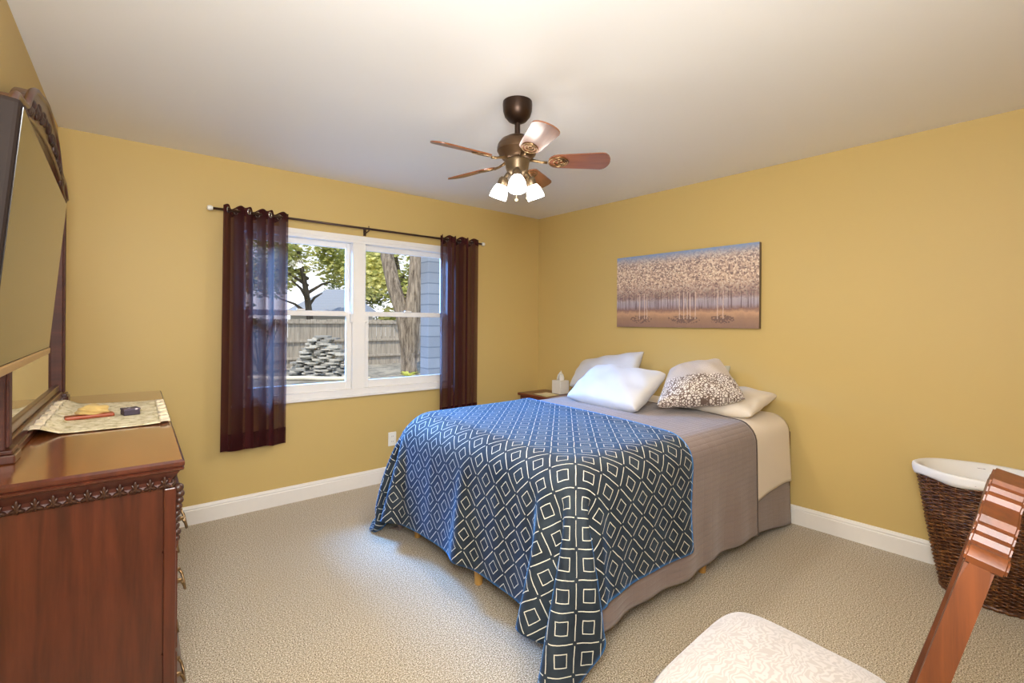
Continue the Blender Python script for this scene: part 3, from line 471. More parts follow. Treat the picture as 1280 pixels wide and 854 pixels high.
BLANKET_Y = [
 -2508,-2537,-2566,-2552,-2553,-2556,-2562,-2568,-2576,-2580,-2575,-2549,-2529,-2516,-2502,-2474,-2446,-2464,-2495,-2518,-2531,-2536,-2524,-2513,-2510,-2507,-2502,-2496,-2492,-2489,-2488,-2489,-2490,-2492,
 -2492,-2492,-2492,-2493,-2496,-2499,-2504,-2509,-2512,-2511,-2494,-2523,-2544,-2545,-2540,-2542,-2548,-2556,-2566,-2574,-2578,-2568,-2542,-2529,-2513,-2490,-2462,-2460,-2491,-2513,-2527,-2531,-2521,-2510,
 -2507,-2505,-2500,-2494,-2490,-2488,-2487,-2488,-2489,-2491,-2491,-2490,-2490,-2491,-2493,-2497,-2501,-2506,-2509,-2508,-2480,-2500,-2518,-2529,-2534,-2532,-2537,-2544,-2552,-2562,-2571,-2574,-2559,-2536,
 -2521,-2503,-2477,-2456,-2482,-2510,-2523,-2527,-2517,-2506,-2504,-2501,-2497,-2492,-2488,-2486,-2486,-2487,-2488,-2490,-2490,-2489,-2489,-2489,-2491,-2494,-2499,-2503,-2505,-2504,-2452,-2469,-2488,-2506,
 -2519,-2525,-2529,-2533,-2539,-2548,-2558,-2567,-2569,-2548,-2528,-2511,-2490,-2461,-2475,-2503,-2518,-2523,-2513,-2503,-2500,-2498,-2495,-2490,-2487,-2485,-2485,-2486,-2487,-2488,-2488,-2487,-2487,-2488,
 -2489,-2492,-2496,-2499,-2501,-2500,-2445,-2450,-2459,-2476,-2494,-2510,-2519,-2524,-2528,-2534,-2542,-2553,-2563,-2562,-2536,-2518,-2501,-2473,-2467,-2496,-2513,-2519,-2510,-2499,-2496,-2495,-2492,-2488,
 -2485,-2484,-2484,-2485,-2486,-2487,-2487,-2486,-2486,-2486,-2487,-2490,-2493,-2496,-2497,-2497,-2463,-2456,-2451,-2453,-2464,-2482,-2500,-2512,-2519,-2523,-2528,-2535,-2547,-2557,-2552,-2524,-2507,-2485,
 -2463,-2487,-2508,-2515,-2506,-2495,-2493,-2492,-2489,-2487,-2484,-2483,-2483,-2484,-2486,-2486,-2486,-2485,-2485,-2485,-2486,-2488,-2491,-2493,-2493,-2493,-2490,-2483,-2471,-2461,-2453,-2456,-2470,-2489,
 -2504,-2513,-2518,-2520,-2526,-2539,-2551,-2539,-2512,-2495,-2466,-2479,-2502,-2511,-2501,-2491,-2489,-2490,-2487,-2485,-2483,-2483,-2483,-2484,-2485,-2485,-2485,-2484,-2484,-2484,-2485,-2487,-2489,-2490,
 -2490,-2490,-2512,-2507,-2499,-2489,-2475,-2463,-2455,-2460,-2477,-2495,-2506,-2511,-2512,-2516,-2530,-2542,-2524,-2502,-2473,-2473,-2496,-2506,-2496,-2487,-2486,-2487,-2485,-2483,-2483,-2482,-2482,-2483,
 -2483,-2484,-2483,-2483,-2483,-2483,-2484,-2485,-2486,-2487,-2487,-2487,-2482,-2492,-2500,-2501,-2498,-2489,-2478,-2462,-2456,-2465,-2483,-2498,-2504,-2501,-2505,-2521,-2533,-2507,-2482,-2469,-2488,-2501,
 -2491,-2484,-2484,-2485,-2483,-2482,-2482,-2482,-2482,-2482,-2482,-2482,-2482,-2482,-2482,-2482,-2482,-2483,-2484,-2484,-2484,-2484,-2453,-2456,-2463,-2470,-2479,-2485,-2487,-2483,-2473,-2458,-2456,-2470,
 -2487,-2495,-2488,-2495,-2512,-2520,-2491,-2468,-2481,-2496,-2484,-2481,-2482,-2483,-2481,-2481,-2481,-2481,-2481,-2481,-2481,-2481,-2481,-2480,-2481,-2481,-2481,-2481,-2482,-2482,-2482,-2482,-2430,-2432,
 -2435,-2439,-2443,-2449,-2457,-2465,-2471,-2472,-2466,-2453,-2457,-2473,-2485,-2474,-2482,-2497,-2502,-2472,-2481,-2490,-2479,-2480,-2481,-2480,-2479,-2479,-2480,-2480,-2479,-2479,-2480,-2480,-2479,-2479,
 -2480,-2480,-2479,-2480,-2480,-2480,-2480,-2480,-2408,-2413,-2414,-2417,-2419,-2423,-2426,-2430,-2435,-2443,-2451,-2456,-2456,-2448,-2457,-2472,-2460,-2465,-2480,-2485,-2468,-2480,-2474,-2475,-2473,-2473,
 -2473,-2473,-2473,-2473,-2473,-2473,-2473,-2473,-2473,-2472,-2473,-2473,-2473,-2473,-2473,-2472,-2472,-2473,-2386,-2391,-2396,-2399,-2403,-2406,-2408,-2407,-2409,-2412,-2416,-2421,-2429,-2438,-2443,-2441,
 -2454,-2444,-2448,-2461,-2465,-2460,-2459,-2458,-2458,-2457,-2457,-2457,-2457,-2457,-2457,-2457,-2457,-2457,-2457,-2457,-2457,-2456,-2457,-2457,-2456,-2456,-2456,-2456,-2360,-2365,-2370,-2375,-2379,-2383,
 -2386,-2389,-2391,-2391,-2391,-2393,-2395,-2402,-2410,-2418,-2426,-2431,-2425,-2431,-2434,-2434,-2433,-2432,-2432,-2432,-2431,-2431,-2431,-2431,-2431,-2431,-2431,-2431,-2431,-2431,-2430,-2431,-2430,-2430,
 -2430,-2430,-2430,-2430,-2323,-2328,-2333,-2339,-2344,-2350,-2355,-2360,-2364,-2368,-2371,-2373,-2374,-2373,-2378,-2387,-2393,-2396,-2399,-2400,-2402,-2401,-2400,-2400,-2399,-2399,-2399,-2399,-2399,-2398,
 -2398,-2398,-2398,-2398,-2398,-2398,-2398,-2398,-2398,-2398,-2398,-2398,-2397,-2397,-2305,-2307,-2309,-2311,-2313,-2316,-2319,-2323,-2327,-2331,-2336,-2340,-2345,-2349,-2352,-2355,-2357,-2360,-2362,-2363,
 -2364,-2364,-2363,-2362,-2362,-2362,-2362,-2361,-2361,-2361,-2361,-2361,-2361,-2361,-2361,-2361,-2361,-2361,-2361,-2361,-2361,-2361,-2360,-2360,-2300,-2302,-2303,-2304,-2306,-2307,-2308,-2309,-2310,-2311,
 -2310,-2310,-2310,-2312,-2315,-2318,-2320,-2322,-2323,-2325,-2325,-2325,-2324,-2324,-2324,-2323,-2323,-2323,-2323,-2323,-2323,-2323,-2323,-2323,-2323,-2323,-2323,-2322,-2322,-2322,-2322,-2322,-2322,-2322,
 -2282,-2282,-2283,-2284,-2284,-2284,-2284,-2284,-2284,-2284,-2284,-2283,-2283,-2283,-2282,-2282,-2282,-2284,-2285,-2286,-2286,-2286,-2286,-2286,-2285,-2285,-2285,-2285,-2285,-2285,-2284,-2284,-2284,-2284,
 -2284,-2284,-2284,-2284,-2284,-2284,-2284,-2284,-2284,-2284,-2247,-2247,-2246,-2246,-2246,-2246,-2246,-2246,-2246,-2246,-2245,-2245,-2245,-2244,-2245,-2244,-2245,-2245,-2246,-2247,-2248,-2248,-2247,-2247,
 -2247,-2247,-2247,-2246,-2246,-2246,-2246,-2246,-2246,-2246,-2246,-2246,-2246,-2246,-2246,-2246,-2246,-2246,-2246,-2246,-2209,-2209,-2209,-2209,-2209,-2208,-2208,-2208,-2208,-2207,-2207,-2207,-2207,-2207,
 -2206,-2207,-2207,-2207,-2208,-2209,-2209,-2209,-2209,-2209,-2209,-2208,-2208,-2208,-2208,-2208,-2208,-2208,-2208,-2208,-2208,-2208,-2208,-2208,-2208,-2208,-2208,-2208,-2208,-2208,-2171,-2171,-2171,-2171,
 -2171,-2170,-2170,-2170,-2170,-2170,-2170,-2169,-2169,-2169,-2169,-2169,-2169,-2169,-2170,-2170,-2170,-2170,-2170,-2170,-2170,-2170,-2170,-2170,-2170,-2170,-2169,-2169,-2169,-2169,-2169,-2169,-2169,-2169,
 -2169,-2169,-2169,-2169,-2169,-2169,-2133,-2133,-2133,-2133,-2132,-2132,-2132,-2132,-2132,-2131,-2131,-2131,-2131,-2131,-2131,-2130,-2131,-2131,-2131,-2132,-2132,-2132,-2132,-2132,-2132,-2132,-2131,-2131,
 -2131,-2131,-2131,-2131,-2131,-2131,-2131,-2131,-2131,-2131,-2131,-2131,-2131,-2131,-2131,-2131,-2095,-2095,-2094,-2094,-2094,-2094,-2094,-2094,-2093,-2093,-2093,-2093,-2093,-2093,-2092,-2092,-2092,-2093,
 -2093,-2093,-2093,-2093,-2093,-2093,-2093,-2093,-2093,-2093,-2093,-2093,-2093,-2093,-2093,-2093,-2093,-2093,-2093,-2093,-2093,-2093,-2093,-2093,-2093,-2093,-2057,-2056,-2056,-2056,-2056,-2056,-2056,-2055,
 -2055,-2055,-2055,-2055,-2054,-2054,-2054,-2054,-2054,-2054,-2055,-2055,-2055,-2055,-2055,-2055,-2055,-2055,-2055,-2055,-2055,-2055,-2055,-2054,-2054,-2054,-2054,-2054,-2054,-2054,-2054,-2054,-2054,-2054,
 -2054,-2054,-2018,-2018,-2018,-2018,-2018,-2018,-2017,-2017,-2017,-2017,-2017,-2017,-2016,-2016,-2016,-2016,-2016,-2016,-2016,-2016,-2016,-2016,-2016,-2016,-2016,-2016,-2016,-2016,-2016,-2016,-2016,-2016,
 -2016,-2016,-2016,-2016,-2016,-2016,-2016,-2016,-2016,-2016,-2016,-2016,-1980,-1980,-1980,-1980,-1979,-1979,-1979,-1979,-1979,-1979,-1979,-1978,-1978,-1978,-1978,-1978,-1978,-1978,-1978,-1978,-1978,-1978,
 -1978,-1978,-1978,-1978,-1978,-1978,-1978,-1978,-1978,-1978,-1978,-1978,-1978,-1978,-1978,-1978,-1978,-1978,-1978,-1978,-1978,-1978,-1942,-1942,-1941,-1941,-1941,-1941,-1941,-1941,-1941,-1941,-1940,-1940,
 -1940,-1940,-1940,-1939,-1939,-1939,-1939,-1939,-1939,-1940,-1940,-1940,-1940,-1940,-1940,-1940,-1939,-1939,-1939,-1939,-1939,-1940,-1940,-1940,-1940,-1940,-1940,-1940,-1940,-1940,-1940,-1940,-1903,-1903,
 -1903,-1903,-1903,-1903,-1903,-1903,-1902,-1902,-1902,-1902,-1902,-1902,-1901,-1901,-1901,-1901,-1901,-1901,-1901,-1901,-1901,-1901,-1901,-1901,-1901,-1901,-1901,-1901,-1901,-1901,-1901,-1901,-1901,-1901,
 -1901,-1901,-1901,-1901,-1901,-1901,-1901,-1901,-1865,-1865,-1865,-1865,-1865,-1865,-1864,-1864,-1864,-1864,-1864,-1864,-1863,-1863,-1863,-1863,-1862,-1862,-1862,-1862,-1863,-1863,-1863,-1863,-1863,-1863,
 -1863,-1863,-1863,-1863,-1863,-1863,-1863,-1863,-1863,-1863,-1863,-1863,-1863,-1863,-1863,-1863,-1863,-1863,-1828,-1828,-1827,-1827,-1827,-1827,-1826,-1826,-1826,-1826,-1826,-1825,-1825,-1825,-1825,-1825,
 -1824,-1824,-1824,-1824,-1824,-1824,-1824,-1824,-1824,-1824,-1824,-1824,-1824,-1824,-1824,-1824,-1824,-1825,-1825,-1825,-1825,-1825,-1825,-1825,-1825,-1825,-1825,-1825,-1794,-1793,-1792,-1791,-1790,-1790,
 -1789,-1789,-1788,-1788,-1787,-1787,-1787,-1787,-1787,-1786,-1786,-1786,-1785,-1786,-1786,-1786,-1786,-1786,-1786,-1786,-1786,-1786,-1786,-1786,-1786,-1786,-1786,-1786,-1786,-1786,-1786,-1786,-1786,-1786,
 -1786,-1786,-1786,-1786,-1761,-1760,-1759,-1759,-1758,-1757,-1756,-1755,-1754,-1753,-1752,-1752,-1751,-1750,-1749,-1748,-1748,-1747,-1747,-1747,-1747,-1747,-1747,-1747,-1747,-1748,-1748,-1748,-1748,-1748,
 -1748,-1748,-1748,-1748,-1748,-1748,-1748,-1748,-1748,-1748,-1748,-1748,-1748,-1748,-1723,-1722,-1721,-1720,-1719,-1719,-1718,-1717,-1716,-1715,-1714,-1714,-1713,-1712,-1711,-1710,-1709,-1709,-1709,-1709,
 -1709,-1709,-1709,-1709,-1709,-1709,-1709,-1709,-1709,-1709,-1709,-1709,-1709,-1710,-1710,-1710,-1710,-1710,-1710,-1710,-1710,-1710,-1710,-1710,-1688,-1687,-1686,-1686,-1685,-1684,-1683,-1682,-1681,-1680,
 -1678,-1677,-1675,-1674,-1673,-1672,-1671,-1670,-1670,-1670,-1670,-1670,-1670,-1671,-1671,-1671,-1671,-1671,-1671,-1671,-1671,-1671,-1671,-1671,-1671,-1671,-1671,-1671,-1671,-1672,-1672,-1672,-1672,-1672,
 -1653,-1651,-1650,-1649,-1648,-1647,-1645,-1644,-1643,-1641,-1640,-1639,-1637,-1636,-1634,-1633,-1633,-1632,-1632,-1632,-1632,-1632,-1632,-1632,-1632,-1632,-1632,-1632,-1633,-1633,-1633,-1633,-1633,-1633,
 -1633,-1633,-1633,-1633,-1633,-1633,-1633,-1633,-1633,-1633,-1615,-1614,-1613,-1611,-1610,-1609,-1607,-1606,-1605,-1603,-1602,-1600,-1599,-1598,-1596,-1595,-1594,-1594,-1593,-1593,-1593,-1594,-1594,-1594,
 -1594,-1594,-1594,-1594,-1594,-1594,-1594,-1594,-1594,-1595,-1595,-1595,-1595,-1595,-1595,-1595,-1595,-1595,-1595,-1595,-1577,-1576,-1575,-1573,-1572,-1571,-1569,-1568,-1566,-1565,-1564,-1562,-1561,-1559,
 -1558,-1557,-1556,-1555,-1555,-1555,-1555,-1555,-1555,-1555,-1555,-1555,-1556,-1556,-1556,-1556,-1556,-1556,-1556,-1556,-1556,-1556,-1556,-1557,-1557,-1557,-1557,-1557,-1557,-1557,-1539,-1538,-1537,-1535,
 -1534,-1532,-1531,-1530,-1528,-1527,-1525,-1524,-1523,-1521,-1520,-1519,-1518,-1517,-1517,-1517,-1517,-1517,-1517,-1517,-1517,-1517,-1517,-1517,-1517,-1517,-1518,-1518,-1518,-1518,-1518,-1518,-1518,-1518,
 -1518,-1518,-1518,-1518,-1519,-1519,-1501,-1500,-1498,-1497,-1495,-1494,-1493,-1491,-1490,-1488,-1487,-1486,-1484,-1483,-1482,-1480,-1479,-1479,-1478,-1478,-1478,-1478,-1478,-1478,-1478,-1479,-1479,-1479,
 -1479,-1479,-1479,-1479,-1479,-1480,-1480,-1480,-1480,-1480,-1480,-1480,-1480,-1480,-1480,-1480,-1463,-1461,-1460,-1459,-1457,-1456,-1454,-1453,-1452,-1450,-1449,-1447,-1446,-1445,-1443,-1442,-1441,-1440,
 -1440,-1440,-1440,-1440,-1440,-1440,-1440,-1440,-1440,-1440,-1441,-1441,-1441,-1441,-1441,-1441,-1441,-1441,-1442,-1442,-1442,-1442,-1442,-1442,-1442,-1442,-1425,-1423,-1422,-1420,-1419,-1418,-1416,-1415,
 -1414,-1412,-1411,-1409,-1408,-1407,-1405,-1404,-1403,-1402,-1401,-1401,-1401,-1401,-1401,-1401,-1402,-1402,-1402,-1402,-1402,-1402,-1403,-1403,-1403,-1403,-1403,-1403,-1403,-1403,-1403,-1403,-1404,-1404,
 -1404,-1404,-1386,-1385,-1384,-1382,-1381,-1379,-1378,-1377,-1375,-1374,-1373,-1371,-1370,-1369,-1367,-1366,-1365,-1364,-1363,-1363,-1363,-1363,-1363,-1363,-1363,-1363,-1364,-1364,-1364,-1364,-1364,-1364,
 -1364,-1365,-1365,-1365,-1365,-1365,-1365,-1365,-1365,-1365,-1365,-1365,-1348,-1347,-1345,-1344,-1343,-1341,-1340,-1339,-1337,-1336,-1335,-1333,-1332,-1330,-1329,-1327,-1326,-1325,-1325,-1324,-1324,-1324,
 -1324,-1325,-1325,-1325,-1325,-1325,-1326,-1326,-1326,-1326,-1326,-1326,-1326,-1326,-1327,-1327,-1327,-1327,-1327,-1327,-1327,-1327,-1310,-1308,-1307,-1306,-1304,-1303,-1302,-1300,-1299,-1298,-1296,-1295,
 -1294,-1292,-1291,-1289,-1288,-1287,-1286,-1286,-1286,-1286,-1286,-1286,-1286,-1287,-1287,-1287,-1287,-1287,-1288,-1288,-1288,-1288,-1288,-1288,-1288,-1288,-1289,-1289,-1289,-1289,-1289,-1289,-1272,-1270,
 -1269,-1267,-1266,-1265,-1263,-1262,-1261,-1259,-1258,-1257,-1255,-1254,-1253,-1251,-1250,-1249,-1248,-1247,-1247,-1247,-1247,-1248,-1248,-1248,-1248,-1249,-1249,-1249,-1249,-1249,-1249,-1250,-1250,-1250,
 -1250,-1250,-1250,-1250,-1250,-1250,-1251,-1251,-1234,-1232,-1231,-1230,-1228,-1227,-1225,-1224,-1223,-1221,-1220,-1218,-1217,-1216,-1214,-1213,-1212,-1210,-1209,-1209,-1209,-1209,-1209,-1209,-1210,-1210,
 -1210,-1210,-1210,-1211,-1211,-1211,-1211,-1211,-1211,-1212,-1212,-1212,-1212,-1212,-1212,-1212,-1212,-1212,-1196,-1195,-1193,-1192,-1190,-1189,-1187,-1186,-1184,-1183,-1182,-1180,-1179,-1177,-1176,-1175,
 -1173,-1172,-1171,-1170,-1170,-1170,-1170,-1171,-1171,-1171,-1172,-1172,-1172,-1172,-1173,-1173,-1173,-1173,-1173,-1173,-1173,-1174,-1174,-1174,-1174,-1174,-1174,-1174,-1158,-1157,-1155,-1154,-1152,-1151,
 -1149,-1148,-1146,-1145,-1143,-1142,-1141,-1139,-1138,-1136,-1135,-1134,-1132,-1132,-1131,-1132,-1132,-1132,-1133,-1133,-1133,-1134,-1134,-1134,-1134,-1134,-1135,-1135,-1135,-1135,-1135,-1135,-1135,-1135,
 -1136,-1136,-1136,-1136,-1121,-1119,-1117,-1116,-1114,-1113,-1111,-1109,-1108,-1106,-1105,-1104,-1102,-1101,-1100,-1098,-1097,-1095,-1093,-1093,-1093,-1093,-1093,-1094,-1094,-1095,-1095,-1095,-1095,-1096,
 -1096,-1096,-1096,-1096,-1097,-1097,-1097,-1097,-1097,-1097,-1097,-1097,-1097,-1097,-1092,-1090,-1089,-1087,-1085,-1084,-1083,-1081,-1080,-1078,-1075,-1072,-1068,-1065,-1062,-1060,-1059,-1057,-1055,-1054,
 -1054,-1054,-1055,-1056,-1056,-1056,-1057,-1057,-1057,-1057,-1058,-1058,-1058,-1058,-1058,-1058,-1059,-1059,-1059,-1059,-1059,-1059,-1059,-1059,-1073,-1071,-1068,-1065,-1062,-1059,-1055,-1051,-1046,-1042,
 -1038,-1034,-1031,-1028,-1025,-1023,-1021,-1020,-1018,-1016,-1016,-1017,-1018,-1018,-1019,-1019,-1019,-1020,-1020,-1020,-1020,-1020,-1021,-1021,-1021,-1021,-1021,-1021,-1022,-1022,-1022,-1023,-1024,-1024,
 -1043,-1038,-1033,-1029,-1025,-1021,-1017,-1014,-1012,-1011,-1010,-1011,-1008,-1000,-992,-988,-995,-987,-984,-981,-981,-983,-983,-984,-984,-985,-985,-985,-985,-986,-986,-986,-986,-986,
 -987,-987,-987,-987,-987,-987,-988,-988,-989,-989,-1007,-1003,-1000,-998,-995,-994,-995,-996,-995,-993,-989,-982,-973,-964,-963,-973,-964,-956,-952,-946,-953,-953,-953,-954,
 -954,-955,-955,-955,-955,-956,-956,-956,-956,-956,-956,-956,-956,-956,-957,-957,-957,-957,-958,-958,-985,-981,-979,-978,-976,-979,-977,-975,-971,-962,-953,-949,-952,-939,
 -949,-946,-936,-926,-915,-933,-926,-928,-928,-929,-929,-929,-930,-930,-930,-930,-930,-930,-930,-931,-931,-930,-931,-931,-931,-931,-932,-932,-932,-932,-967,-963,-961,-962,
 -960,-959,-951,-942,-934,-932,-941,-936,-919,-926,-926,-913,-899,-890,-922,-912,-909,-910,-910,-911,-911,-911,-911,-911,-911,-911,-911,-912,-912,-912,-912,-912,-912,-912,
 -912,-912,-913,-913,-913,-913,-952,-950,-949,-941,-934,-923,-915,-914,-920,-931,-919,-902,-905,-906,-892,-878,-867,-903,-914,-897,-898,-899,-900,-900,-900,-900,-900,-900,
 -900,-900,-900,-900,-900,-900,-900,-900,-900,-900,-900,-900,-900,-900,-900,-900,-927,-920,-912,-904,-907,-897,-906,-921,-919,-902,-887,-886,-885,-875,-860,-846,-881,-915,
 -901,-888,-890,-896,-894,-895,-895,-895,-895,-895,-895,-895,-895,-894,-895,-895,-895,-895,-895,-895,-895,-895,-895,-895,-895,-895,-893,-883,-875,-879,-883,-903,-916,-905,
 -886,-872,-867,-866,-857,-843,-831,-864,-894,-916,-900,-881,-885,-893,-892,-893,-893,-893,-893,-892,-893,-893,-893,-893,-893,-893,-891,-891,-892,-892,-893,-893,-893,-893,
 -893,-893,-861,-865,-875,-886,-903,-908,-890,-872,-859,-850,-846,-839,-827,-818,-847,-870,-906,-910,-887,-874,-881,-889,-890,-891,-891,-891,-891,-889,-891,-891,-891,-891,
 -891,-890,-887,-887,-889,-890,-890,-891,-891,-890,-890,-891,-870,-881,-893,-904,-896,-876,-859,-846,-836,-829,-820,-812,-807,-831,-861,-881,-913,-901,-877,-869,-878,-886,
 -887,-889,-890,-890,-889,-886,-889,-889,-889,-889,-888,-887,-883,-883,-886,-887,-888,-888,-888,-888,-888,-889,-880,-890,-899,-882,-863,-847,-833,-822,-814,-808,-801,-798,
 -816,-849,-863,-894,-912,-890,-868,-865,-875,-883,-885,-887,-888,-888,-887,-884,-886,-887,-887,-887,-886,-884,-879,-879,-882,-884,-885,-886,-886,-885,-885,-887,-867,-881,
 -865,-868,-841,-824,-813,-808,-809,-793,-791,-802,-835,-856,-869,-906,-903,-876,-861,-862,-872,-879,-882,-886,-887,-887,-885,-882,-884,-885,-886,-885,-883,-880,-875,-875,
 -878,-881,-883,-883,-883,-882,-883,-885,-839,-856,-860,-849,-820,-808,-805,-815,-802,-783,-790,-819,-846,-856,-879,-912,-893,-867,-856,-859,-869,-876,-880,-884,-886,-885,
 -883,-880,-882,-883,-884,-883,-880,-876,-871,-871,-874,-878,-880,-881,-880,-880,-881,-883,-805,-825,-840,-818,-802,-811,-826,-811,-783,-782,-803,-835,-849,-860,-891,-911,
 -879,-859,-852,-856,-866,-872,-878,-883,-885,-884,-882,-879,-880,-882,-882,-880,-876,-871,-867,-867,-871,-875,-877,-878,-878,-877,-879,-882,-773,-793,-812,-794,-810,-838,
 -816,-792,-778,-789,-822,-839,-848,-868,-904,-905,-871,-853,-848,-853,-863,-869,-875,-881,-884,-882,-880,-877,-878,-880,-879,-877,-873,-867,-863,-863,-867,-871,-874,-875,
 -875,-874,-877,-881,-740,-760,-782,-795,-832,-837,-805,-784,-780,-806,-828,-836,-850,-879,-915,-896,-862,-847,-845,-851,-859,-866,-873,-880,-882,-881,-877,-875,-876,-877,
 -876,-873,-868,-862,-858,-859,-863,-868,-871,-872,-872,-872,-874,-879,-710,-731,-757,-785,-818,-835,-800,-779,-791,-821,-834,-836,-858,-892,-919,-884,-854,-843,-842,-848,
 -856,-863,-871,-878,-880,-879,-875,-873,-874,-875,-873,-870,-864,-858,-854,-855,-860,-865,-868,-870,-869,-869,-872,-878,-682,-708,-736,-766,-800,-833,-796,-778,-811,-829,
 -833,-838,-872,-907,-918,-880,-849,-840,-838,-845,-853,-860,-869,-876,-879,-877,-873,-871,-872,-872,-870,-866,-861,-854,-850,-851,-857,-861,-865,-867,-867,-867,-870,-877]
